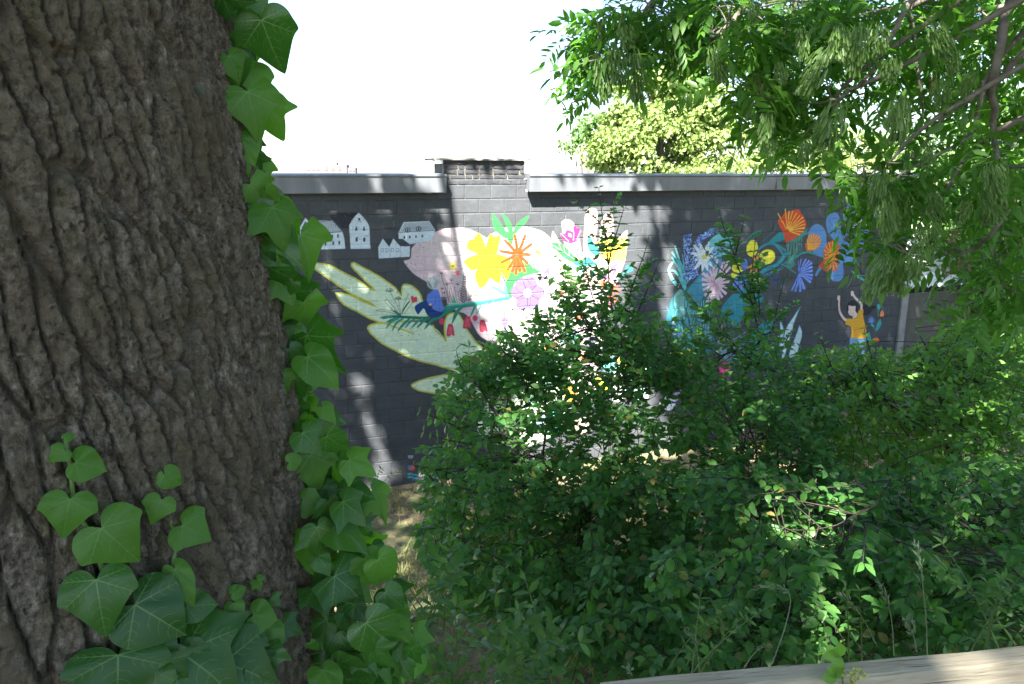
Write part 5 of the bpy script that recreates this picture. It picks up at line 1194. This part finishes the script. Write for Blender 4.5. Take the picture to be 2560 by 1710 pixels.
# ================================================================== ivy
def ivy_tpl(kind):
    half = {0: [(.03,-.03),(.10,-.16),(.24,-.25),(.42,-.22),(.56,-.08),(.62,.10),(.66,.30),(.56,.38),(.46,.48),(.34,.64),(.20,.82),(.08,.98)],
            1: [(.03,-.03),(.12,-.18),(.28,-.24),(.48,-.20),(.66,-.02),(.74,.20),(.92,.42),(.64,.46),(.42,.50),(.32,.68),(.20,.86),(.07,1.02)],
            2: [(.03,-.03),(.10,-.15),(.25,-.22),(.42,-.16),(.53,.02),(.55,.22),(.52,.40),(.44,.54),(.34,.68),(.22,.82),(.12,.92),(.04,1.0)],
            3: [(.03,-.02),(.14,-.14),(.34,-.20),(.52,-.26),(.60,-.06),(.70,.16),(.78,.40),(.54,.38),(.40,.46),(.28,.60),(.16,.80),(.06,.96)]}[kind]
    hs_ = [tuple(q) for q in crom(np.array([(0, .0)] + half + [(0, 1.06)], float), 3)[1:-1]]; out = hs_ + [(0, 1.06)] + [(-x, y) for x, y in hs_[::-1]]; n = len(out); V = [(0, 0, 0)]; uv = [(0, 0)]; T = []
    for r_ in (.5, 1.0):
        for k, (x, y) in enumerate(out):
            ax, ay = x * r_, y * r_; rad = math.hypot(ax, ay); an = math.atan2(ax, ay)
            z = -(.20, .34, .26, .14)[kind] * rad ** 2 - (.30, .18, .12, .38)[kind] * max(0, ay) ** 2 + (.0, .12, -.10, .05)[kind] * ax * abs(ay) + .035 * math.cos(an * 4.5) * rad + .03 * math.sin(kind * 2 + an * 7) * rad ** 2 + .06 * abs(ax) 
            V.append((ax, ay, z)); uv.append((ax, ay))
    for k in range(n):
        k2 = (k + 1) % n; T.append((0, 1 + k2, 1 + k))
        for L in range(1):
            a_, b__, c_, d_ = 1 + L * n + k, 1 + L * n + k2, 1 + (L + 1) * n + k2, 1 + (L + 1) * n + k; T += [(a_, b__, c_), (a_, c_, d_)]
    V = np.array(V); T = np.array(T)[:, ::-1]; return V, T, np.array(uv)
IV = []
for k in range(4):
    V, T, uv = ivy_tpl(k); pair = []
    for m_ in (M_ivy, M_ivyl): me = mesh_np('leaf', V, tris=T, uv=uv); me.materials.append(m_); pair.append(me)
    IV.append(pair)
def trunk_hit(x, y):
    r = nrm(ray(x, y))
    for t in np.linspace(.7, 2.2, 700):
        P_ = r * t; cx__, cy__ = trunk_c(P_[2]); 
        if math.hypot(P_[0] - cx__, P_[1] - cy__) < float(trunk_r(P_[2])) + .012: return t
    return None
def ivy_leaf(root, x, y, tx, ty, young=0, kind=None, tilt=.25, dist=None, wide=1.0, lift=.036, roll=None):
    """petiole at pixel (x,y), tip at pixel (tx,ty)"""
    r = ray(x, y); L = np.linalg.norm(r); rn = r / L
    if dist is None: dist = trunk_hit(x, y); dist = 1.42 if dist is None else dist - lift
    P_ = rn * dist; s_ = math.hypot(tx - x, ty - y) / (rn @ F * 0 + L) * dist / 1.0
    d = nrm(R * (tx - x) - U * (ty - y)); n_ = -rn
    tl = tilt * rng.normal() if roll is None else roll; n_ = nrm(n_ + np.cross(d, n_) * tl + d * (rng.normal() * tilt * .5) + np.array([0, 0, .15]))
    d = nrm(d - n_ * (d @ n_) + 0); d3 = d
    M_ = frames(d3[None], n_[None])[0]; k = int(rng.integers(0, 4)) if kind is None else kind
    o = bpy.data.objects.new('leaf', IV[k][1 if young else 0]); COL.objects.link(o); o.parent = root
    Mx = mat4(P_ - np.array(root.location), M_, s_ / 1.03); Mx = Mx @ Matrix.Diagonal((wide, 1, 1, 1)); o.matrix_local = Mx
    return P_
def Z(ox, oy, s, L): return [(ox + a / s, oy + b / s) for a, b in L]
def stem(root, pts, r=.0022, lift=.012, dist=None, mat=None):
    P_ = []
    for x, y in pts:
        rn = nrm(ray(x, y)); t = dist or trunk_hit(x, y); t = 1.40 if t is None else t - lift; P_.append(rn * t)
    b = MB(); P_ = crom(np.array(P_), 5) if len(P_) > 2 else np.array(P_); b.tube(P_ - np.array(root.location), list(np.linspace(r * .6, r, len(P_))), 6); b.build('stem', mat or M_greenstem, root, smooth=True)
def q1(a, b): return (a / 2.376, 1050 + b / 2.376)
def q2_(a, b): return (540 + a / 2.208, 1000 + b / 2.208)
def ivt(name, label, x, y):
    P_ = nrm(ray(x, y)) * (trunk_hit(x, y) or 1.4); return thing(name, label, 'ivy', tuple(P_), group='ivy on the old trunk')
r1 = ivt('ivy_runner', 'young ivy runner furthest left on the bark, pale new leaf at its tip', *q1(610, 1000))
for a, b, c, d, yg, k, w in [(385,112,438,84,1,2,.9),(378,180,303,238,1,0,1.1),(450,250,618,262,1,2,1.25),(415,470,378,682,1,0,1.15),(603,640,818,838,1,0,1.15),(572,948,622,1262,0,0,1.05),(803,1095,1095,1270,0,2,1.25),(703,1395,690,1660,0,0,1.75)]:
    ivy_leaf(r1, *q1(a, b), *q1(c, d), yg, k, .12, None, w)
stem(r1, [q1(*p) for p in [(388,110),(400,190),(420,300),(433,450),(480,590),(540,680),(590,830),(625,930),(700,1130),(740,1320),(720,1400)]], .0042)
r2 = ivt('ivy_runner', 'second ivy runner on the bark, with large dark leaves at the foot of it', *q1(1030, 900))
for a, b, c, d, yg, k, w in [(966,320,935,345,1,2,1),(980,325,1088,372,1,2,1.2),(958,475,905,603,1,0,1.1),(1085,625,1242,700,1,0,1.3),(1040,885,1155,1100,1,2,.6),(1110,1105,1280,1080,0,2,1.1),(1085,1383,1420,1610,0,1,1.2),(1330,1440,1680,1520,0,0,1.15),(1030,1500,900,1640,0,0,1.2)]:
    ivy_leaf(r2, *q1(a, b), *q1(c, d), yg, k, .12, None, w)
stem(r2, [q1(*p) for p in [(968,320),(975,400),(1000,540),(1030,660),(1040,760),(1028,860),(1028,1000),(1080,1110),(1090,1380)]], .0040)
r3 = ivt('ivy_runner', 'small ivy seedling shoots low on the bark beside the big ivy mass', *q1(1480, 1150))
for a, b, c, d, yg, k, w in [(1383,1030,1460,992,1,2,1),(1380,1015,1365,1035,1,2,1),(1388,1090,1415,1196,1,2,1),(1505,1160,1650,1168,1,2,1.3),(1530,940,1575,930,1,2,.9),(1520,965,1500,1010,1,0,1),(1530,970,1550,1010,1,0,1),(1610,1060,1662,1100,0,1,1.2),(1600,1230,1625,1420,1,2,.8),(1500,1290,1600,1330,0,2,1)]:
    ivy_leaf(r3, *q1(a, b), *q1(c, d), yg, k, .12, None, w)
stem(r3, [q1(*p) for p in [(1375,1030),(1385,1090),(1430,1170),(1500,1225),(1600,1260)]], .0028); stem(r3, [q1(*p) for p in [(1530,945),(1530,1080),(1520,1170)]], .0024)
ivy = ivt('climbing_ivy', 'dense climbing ivy hanging along the right side of the old trunk', 720, 1100)
IVR = []
A = [(110,-10,200,60,1),(150,-30,330,90,0),(330,40,512,150,0),(150,90,400,330,0),(430,140,528,492,0),(330,150,410,250,1),(205,285,322,350,1),(200,390,345,505,1),(205,395,300,625,0),(375,490,470,690,1),(330,640,480,950,1),(440,720,565,950,1),(260,640,355,890,0),(270,820,375,930,1),(320,920,435,1035,0),(285,960,378,1140,1),(290,1080,372,1150,1),(385,1150,520,1335,1),(320,1160,360,1235,1),(350,1290,500,1430,1),(385,1350,500,1555,0),(460,1330,525,1420,1),(540,1450,640,1690,1),(365,1500,440,1560,1),(190,480,250,600,1),(150,270,210,400,0)]
for a, b, c, d, yg in A: IVR.append((500 + a / 2.8, b / 2.8, 500 + c / 2.8, d / 2.8, yg))
G_ = [(350,600,620,960,1),(655,905,965,1310,1),(350,850,520,990,1),(240,900,640,1200,0),(210,1060,330,1300,0),(290,1240,610,1470,0),(330,1300,580,1568,1),(150,940,260,1060,0),(270,560,400,680,1)]
for a, b, c, d, yg in G_: IVR.append((600 + a / 4.356, 380 + b / 4.356, 600 + c / 4.356, 380 + d / 4.356, yg))
H2 = [(520,170,840,640,0),(830,290,1015,680,1),(870,725,1240,1270,0),(880,1000,1370,1305,1),(640,900,800,1155,0),(570,1030,660,1220,0),(620,1230,730,1540,1),(740,1320,800,1568,0),(380,420,720,900,0),(350,100,450,290,0),(500,20,710,260,1),(440,200,640,600,0),(420,560,640,930,0),(520,1230,600,1480,1),(700,30,600,200,0)]
for a, b, c, d, yg in H2: IVR.append((600 + a / 5.227, 700 + b / 5.227, 600 + c / 5.227, 700 + d / 5.227, yg))
I2 = [(400,278,416,266,1),(405,345,492,325,1),(372,300,364,346,1),(520,305,575,540,1),(430,478,500,598,1),(480,560,612,600,1),(500,748,536,936,1),(540,1040,600,1205,0),(655,970,848,1108,0),(645,700,872,782,1),(705,495,872,520,0),(860,505,990,660,1),(690,335,792,386,0),(735,330,877,402,1),(895,880,1015,1020,1),(820,875,918,1022,1),(600,1215,605,1370,0),(372,1240,492,1280,0),(670,1455,860,1545,0),(590,1490,600,1700,1),
      (360,1370,410,1545,0),(935,1060,1042,1150,0),(830,1230,1004,1405,0),(760,1130,838,1230,0),(925,1250,1060,1330,1),(1100,1300,1215,1320,1),(1080,1370,1120,1470,0),(950,1480,1120,1568,1),(560,120,665,240,0),(590,40,680,110,1),(420,40,440,70,1),(400,160,470,270,0),(500,120,560,190,1),(610,200,720,300,0),(620,560,660,680,0),(700,560,860,640,0),(560,860,640,960,0),(860,800,900,900,0),(560,700,600,860,0),(900,1150,960,1280,1),(480,180,600,280,0),(700,1000,740,1100,0),(720,820,790,900,0),(520,1340,560,1400,0),(860,1360,960,1480,0),(980,1150,1060,1260,1),(700,1180,740,1290,0),(1000,1400,1080,1540,0),(800,1400,880,1520,0)]
for a, b, c, d, yg in I2: IVR.append((*q2_(a, b), *q2_(c, d), yg))
for x, y, tx, ty, yg in IVR: ivy_leaf(ivy, x, y, tx, ty, yg, None, .62, None if x < 700 and y > 1300 else rng.uniform(1.28, 1.46), rng.uniform(.85, 1.15))
# darker leaves behind, close to the trunk edge
edge_pts = [(540,-20),(570,200),(600,330),(640,560),(665,700),(690,860),(700,950),(715,1130),(735,1300),(745,1440),(760,1720)]
E_ = crom(np.array(edge_pts, float), 20)
for k in range(280):
    p = E_[int(rng.integers(0, len(E_)))]; wmax = np.interp(p[1], [0, 300, 420, 600, 900, 1100, 1300, 1710], [60, 40, 26, 60, 60, 120, 190, 330]); off = rng.uniform(-6, wmax)
    x, y = p[0] + off, p[1] + rng.uniform(-10, 10); L = rng.uniform(30, 64) * (1.15 if y > 1000 else .85); a_ = math.radians(rng.normal(75, 45))
    ivy_leaf(ivy, x, y, x + L * math.cos(a_), y + L * math.sin(a_), rng.random() < .35, None, .7, rng.uniform(1.40, 1.62), rng.uniform(.8, 1.1))
for k in range(46):
    x = rng.uniform(380, 1020); y = rng.uniform(1600 if x < 700 else 1480 + (x - 700) * .35, 1720); L = rng.uniform(55, 90); a_ = math.radians(rng.normal(70, 50))
    ivy_leaf(ivy, x, y, x + L * math.cos(a_), y + L * math.sin(a_), rng.random() < .3, None, .5, None if x < 660 else rng.uniform(1.35, 1.75))
for pts in ([(545,0),(575,200),(608,330),(645,560),(672,700),(696,860),(706,950)],[(708,1100),(716,1180),(728,1260),(740,1330),(762,1400),(758,1460)],[(660,560),(700,600),(730,620)],[(690,905),(720,880),(760,850)],[(690,620),(716,606),(745,608)],[(820,1640),(870,1620),(910,1600)]): stem(ivy, pts, .0028, .004, 1.43)
sm = MB()
for (x, y, tx, ty, yg) in IVR[::2]:
    c0 = nrm(ray(x, y)) * 1.42; k = int(np.argmin(abs(E_[:, 1] - y - 10))); e0 = nrm(ray(E_[k, 0] + 6, E_[k, 1])) * 1.44; sm.tube(bez(e0 - np.array(ivy.location), (e0 + c0) / 2 + np.array([0, 0, .01]) - np.array(ivy.location), c0 - np.array(ivy.location), 5), .0014, 4, False)
sm.build('leaf_stalks', M_greenstem, ivy, smooth=True, kind='stuff')

# ================================================================== wooden rail
A0, A1 = np.array([.1335, .997, -.75]), np.array([.837, 1.087, -.75])
fdir = nrm(A1 - A0); fl = thing('wooden_rail', 'weathered grey plank rail crossing the bottom right corner', 'fence', tuple(A0), math.atan2(fdir[1], fdir[0]))
b = MB(); Ln = 2.6; K = 26
prof = [(-.034, -.006), (-.030, -.003), (-.004, 0), (.0, -.003), (.0, -.145), (-.034, -.145)]
for k in range(K + 1):
    x = Ln * k / K; w_ = .0015 * math.sin(k * .9) + .001 * math.sin(k * 2.7)
    for y, z in prof: b.v.append((x + (rng.normal() * .001), y + w_, z + w_ * .6 + .0006 * rng.normal()))
n = len(prof)
for k in range(K):
    for i_ in range(n): b.f.append([k * n + i_, k * n + (i_ + 1) % n, (k + 1) * n + (i_ + 1) % n, (k + 1) * n + i_])
b.f += [list(range(n))[::-1], [K * n + i_ for i_ in range(n)]]
b.build('plank', M_wood, fl)
for x in (1.3, 2.4): b = MB(); b.box((x, .050, -.66), (.045, .045, .56)); b.build('post', M_wood, fl)

# ================================================================== background trees
def far_tree(label, cx, cy, base, blobs, mat, n, leaf, trunkr=.16, ttop=None):
    root = thing('background_tree', label, 'tree', (cx, cy, base), group='trees beyond the building'); L0 = np.array([cx, cy, base]); b = MB()
    topb = max(blobs, key=lambda q: q[0][2])[0]
    b.tube([(0, 0, 0), (.1, .1, (topb[2] - base) * .4), tuple(np.array(topb) - L0 + np.array([0, 0, -.3]))], [trunkr, trunkr * .8, .03], 8)
    for c, r_ in blobs: b.tube(bez(np.array([.1, .1, (topb[2] - base) * rng.uniform(.3, .6)]), (np.array(c) - L0) * .5 + np.array([0, 0, (topb[2] - base) * .25]), np.array(c) - L0, 6), list(np.linspace(.06, .015, 6)), 5)
    b.build('trunk', M_twig, root, smooth=True); P = []; D = []
    for c, r_ in blobs:
        m = int(n * r_[0] * r_[2]); d = rand_dirs(m); rad = rng.random(m) ** .45; q = np.array(c) + d * rad[:, None] * np.array(r_)
        q += (np.stack([vnoise(q[:, 0] * 2.5 + 3 * k, q[:, 2] * 2.5 + 7) for k in range(3)], 1) - .5) * .5
        kp = fbm(q[:, 0] * 1.6 + q[:, 1] * .9, q[:, 2] * 1.6 + 30, 3) > .40; P.append(q[kp]); D.append(d[kp])
    P = np.vstack(P); D = np.vstack(D); m = len(P); Mx = frames(rand_dirs(m) + np.array([0, 0, -.5]), D * .7 + np.array([0, 0, .5]) + rand_dirs(m) * .7)
    v, t_ = scatter(T_tiny, P - L0, Mx, rng.uniform(*leaf, m)); put('crown', mesh_np('crown', v, tris=t_), mat, root, kind='stuff')
def bl(x, y, Y, r): return (tuple(at(x, y, Y)), (r, r * 1.1, r * .92))
far_tree('sunlit lime-green maple rising above the roof right of the chimney', *at(1640, 437, 20)[:2], -4.45,
         [bl(1660,250,20,.75),bl(1600,290,19.6,.75),bl(1720,260,20.4,.9),bl(1560,350,19.5,.75),bl(1660,360,20,1.0),bl(1780,330,20.5,.9),bl(1500,395,19.6,.6),bl(1590,420,19.6,.9),bl(1740,410,20,1.0),bl(1620,210,20,.4),bl(1700,205,20.2,.65),bl(1590,235,20,.6),bl(1660,185,20,.5),bl(1540,310,19.6,.6),bl(1790,250,20.4,.7)], M_far, 4600, (.09, .16))
far_tree('small light green tree at the left foot of the sunlit maple', *at(1465, 437, 22)[:2], -4.45, [bl(1475,310,22,.50),bl(1450,350,22,.42),bl(1440,400,22.3,.26),bl(1500,350,22,.45),bl(1480,420,22,.3)], M_far2, 2400, (.09, .15), .08)
far_tree('sunny tree above the right end of the roof', *at(2020, 437, 19)[:2], -4.45, [bl(1960,390,19,1.),bl(2060,370,19,.9),bl(2140,390,19,.9),bl(1870,400,19,.8),bl(2230,400,19,.8),bl(2200,450,19,.8)], M_far, 3600, (.09, .16))
far_tree('tall darker tree at the far right behind the ash branches', *at(2480, 437, 15)[:2], -4.45, [bl(2380,420,15,1.1),bl(2480,500,14.5,1.2),bl(2560,420,15,1.2),bl(2600,560,14,1.2),bl(2460,620,14,.8),bl(2560,680,13,.9),bl(2350,560,16.5,.45),bl(2520,300,15,.8)], M_far2, 2600, (.10, .17))
far_tree('bushy dark tree at the right edge above the bright shrub', *at(2520, 700, 9.5)[:2], -3.95, [bl(2500,720,9.5,.45),bl(2580,700,9.3,.5),bl(2540,800,9.0,.5),bl(2600,800,8.6,.5),bl(2470,790,9.2,.35)], M_far2, 5200, (.05, .09), .10)
far_tree('broad tree beyond the right end of the shrubs', *at(2900, 437, 13)[:2], -4.3, [bl(2760,520,13,1.2),bl(2900,420,13,1.5),bl(3050,560,12.5,1.4),bl(2850,700,12,1.1),bl(3200,450,13,1.4)], M_far2, 2200, (.10, .18))
far_tree('tree standing behind the white house on the left', *at(150, 437, 30)[:2], -4.45, [bl(150,330,30,2.2),bl(0,360,30,2.0),bl(300,380,30,1.6),bl(-250,350,31,2.4)], M_far, 700, (.18, .3))

# ================================================================== grass and weeds
gp = []
for xr, yr, n in (((-2.6, 4.5), (5.0, 9.9), 26000), ((-1.5, 3.0), (2.6, 5.2), 9000), ((4, 9), (5, 10), 5000)):
    gp.append(np.stack([rng.uniform(*xr, n), rng.uniform(*yr, n)], 1))
gp = np.vstack(gp); kp = (fbm(gp[:, 0] * 1.5 + 9, gp[:, 1] * 1.5, 3) + rng.normal(size=len(gp)) * .08 > .42) & (((np.c_[gp, np.zeros(len(gp))] - WP0) @ WN) > .03); gp = gp[kp]
GP = np.c_[gp, ground_z(gp[:, 0], gp[:, 1])]; n = len(GP)
T_bl = (np.array([(-.05, 0, 0), (.05, 0, 0), (0, .6, .02), (.03, 1, .16)]), np.array([(0, 1, 2), (1, 3, 2)]))
D = np.array([[0, 0, 1.]]) + rand_dirs(n) * np.array([.8, .8, .2]); Mx = frames(D, rand_dirs(n)); v, t_ = scatter(T_bl, GP, Mx, rng.uniform(.05, .14, n))
put('grass', mesh_np('grass', v, tris=t_), M_grass, kind='stuff')
def grass_stalk(label, pts, Y, seeds=26, L=.028):
    P_ = crom(np.array([at(x, y, Y + .04 * k) for k, (x, y) in enumerate(pts)]), 8); base = P_[0]; root = thing('grass_stalk', label, 'grass stalk', tuple(base), group='flowering grass stalks by the rail')
    b = MB(); b.tube(P_ - base, list(np.linspace(.0016, .0006, len(P_))), 4, False); b.build('stalk', M_seed, root, smooth=True)
    ii = np.linspace(len(P_) * .55, len(P_) - 1, seeds).astype(int); d = (P_[ii] - P_[np.maximum(ii - 1, 0)]); d = d / np.linalg.norm(d, axis=1)[:, None] + rand_dirs(seeds) * .55
    v, t_ = scatter(T_tiny_thin, P_[ii] - base + rand_dirs(seeds) * .006, frames(d, rand_dirs(seeds)), rng.uniform(.5, 1, seeds) * L); put('seed_head', mesh_np('seed_head', v, tris=t_), M_seed, root)
T_tiny_thin = leaf_tpl(.22, ((0, 0), (.5, 1), (1, 0)), fold=.3, droop=.1)
for lb, pts, Y in (('tallest upright grass stalk, right of centre above the rail', [(2318,1640),(2316,1560),(2308,1470),(2300,1400),(2292,1360)], 1.45),('arching grass stalk bent down to the right, left of the others', [(1930,1660),(1965,1560),(1975,1490),(1940,1470),(1895,1470)], 1.5),
      ('upright grass stalk with a narrow loose head, left of the tallest', [(2235,1640),(2230,1560),(2218,1500),(2200,1462)], 1.5),('short pale grass stalk just above the plank', [(2292,1630),(2284,1590),(2270,1552)], 1.35),('grass stalk leaning left over the leafy sprig', [(2190,1610),(2165,1560),(2130,1510),(2100,1492)], 1.5),
      ('fine cloudy grass head low at the left end of the rail', [(1748,1680),(1745,1640),(1735,1600),(1712,1570)], 1.7),('second fine cloudy grass head beside the first', [(1860,1670),(1880,1640),(1900,1620),(1925,1612)], 1.7),('tiny grass tuft where the plank begins', [(1580,1690),(1576,1680),(1568,1672)], 1.6)): grass_stalk(lb, pts, Y, 40 if 'cloudy' in lb else 26, .016 if 'cloudy' in lb else .026)
def weed(name, label, x, y, Y, n, h, spread, leaf, mat=None, tpl=None, pinn=False, group='weeds by the path'):
    base = at(x, y, Y); root = thing(name, label, 'weed', tuple(base), group=group); pl = Plant(root)
    for k in range(n):
        tip = base + np.array([rng.normal() * spread, rng.normal() * spread * .6, h * rng.uniform(.6, 1.1)]); b0 = base + np.array([rng.normal() * spread * .4, rng.normal() * .03, -.05])
        P_ = bez(b0, (b0 + tip) / 2 + np.array([0, 0, h * .2]), tip, 8); pl.wood.tube(P_, list(np.linspace(.0028, .001, 8)), 4, False)
        for m_ in range(1, 8):
            ax = nrm(P_[m_] - P_[m_ - 1]); s1 = nrm(np.cross(ax, rng.normal(size=3)))
            for s_ in (-1, 1): pl.add(P_[m_], s1 * s_ + ax * .5, np.array([0, -.4, 1.]) + rng.normal(size=3) * .35, rng.uniform(*leaf))
        pl.add(P_[-1], nrm(P_[-1] - P_[-2]), np.array([0, -.4, 1.]), leaf[0])
    pl.build(tpl or [leaf_tpl(.36, fold=.2, droop=.3), leaf_tpl(.3, fold=.1, droop=.5)], mat or M_weed, 'leaf', 80, M_greenstem, 'stems')
weed('leafy_weed', 'yellow-green arching weed between the ivy and the shrub', 1090, 1560, 2.3, 6, .26, .12, (.035, .06))
weed('leafy_weed', 'narrow-leaved weed at the bottom edge, below the shrub', 1330, 1700, 1.9, 8, .26, .13, (.035, .06))
weed('leafy_weed', 'low bright weed at the bottom edge just right of the ivy', 1130, 1710, 1.8, 8, .22, .14, (.04, .065))
weed('leafy_weed', 'thin grey-green weed near the left end of the rail', 1740, 1650, 2.0, 5, .22, .08, (.02, .035))
weed('leafy_weed', 'small pale weed at the foot of the mural by the painted signature', 940, 1215, 8.6, 4, .2, .1, (.04, .06), M_dog)
weed('leafy_sprig', 'upright sprig with paired round leaflets above the middle of the plank', 2140, 1660, 1.5, 2, .20, .02, (.018, .028))
weed('leafy_sprig', 'spray of serrated pale leaves at the right end above the plank', 2470, 1610, 1.9, 6, .24, .10, (.03, .045))
weed('leafy_sprig', 'long arching bramble shoot coming down at the right edge', 2600, 1560, 2.1, 5, .42, .16, (.03, .045))
fs = thing('dogwood_sprig', 'sprig with a small cream flower head hanging in front of the plank', 'sprig', tuple(at(2090, 1700, 1.0))); pl = Plant(fs); p0 = at(2110, 1760, 1.0); p1 = at(2098, 1640, 1.0)
pl.wood.tube(bez(p0, (p0 + p1) / 2 + .004, p1, 6), [.002] * 6, 4, False)
for (x, y, tx, ty) in ((2098,1640,2062,1640),(2098,1640,2095,1685),(2095,1690,2058,1698),(2095,1688,2075,1672),(2098,1645,2102,1612),(2104,1660,2098,1700),(2105,1720,2150,1735)):
    P_ = at(x, y, 1.0); pl.add(P_, at(tx, ty, .99) - P_, np.array([.1, -1., .5]), np.linalg.norm(at(tx, ty, .99) - P_))
pl.build([leaf_tpl(.7, fold=.2, droop=.2)], M_dogy, 'leaf', 20, M_greenstem, 'stem')
b = MB(); c = at(2136, 1690, .985); 
for k in range(30):
    d = rand_dirs(1)[0]; d[2] = abs(d[2]); e = c + d * np.array([.016, .012, .013]); b.tube([p0 + (c - p0) * .7, e], .0004, 3, False); b.box(e, (.0016, .0016, .0016), rz=k)
b.v = [(v[0] - fs.location[0], v[1] - fs.location[1], v[2] - fs.location[2]) for v in b.v]; b.build('flower_head', M_petal, fs)
print('objects', len(S.objects))
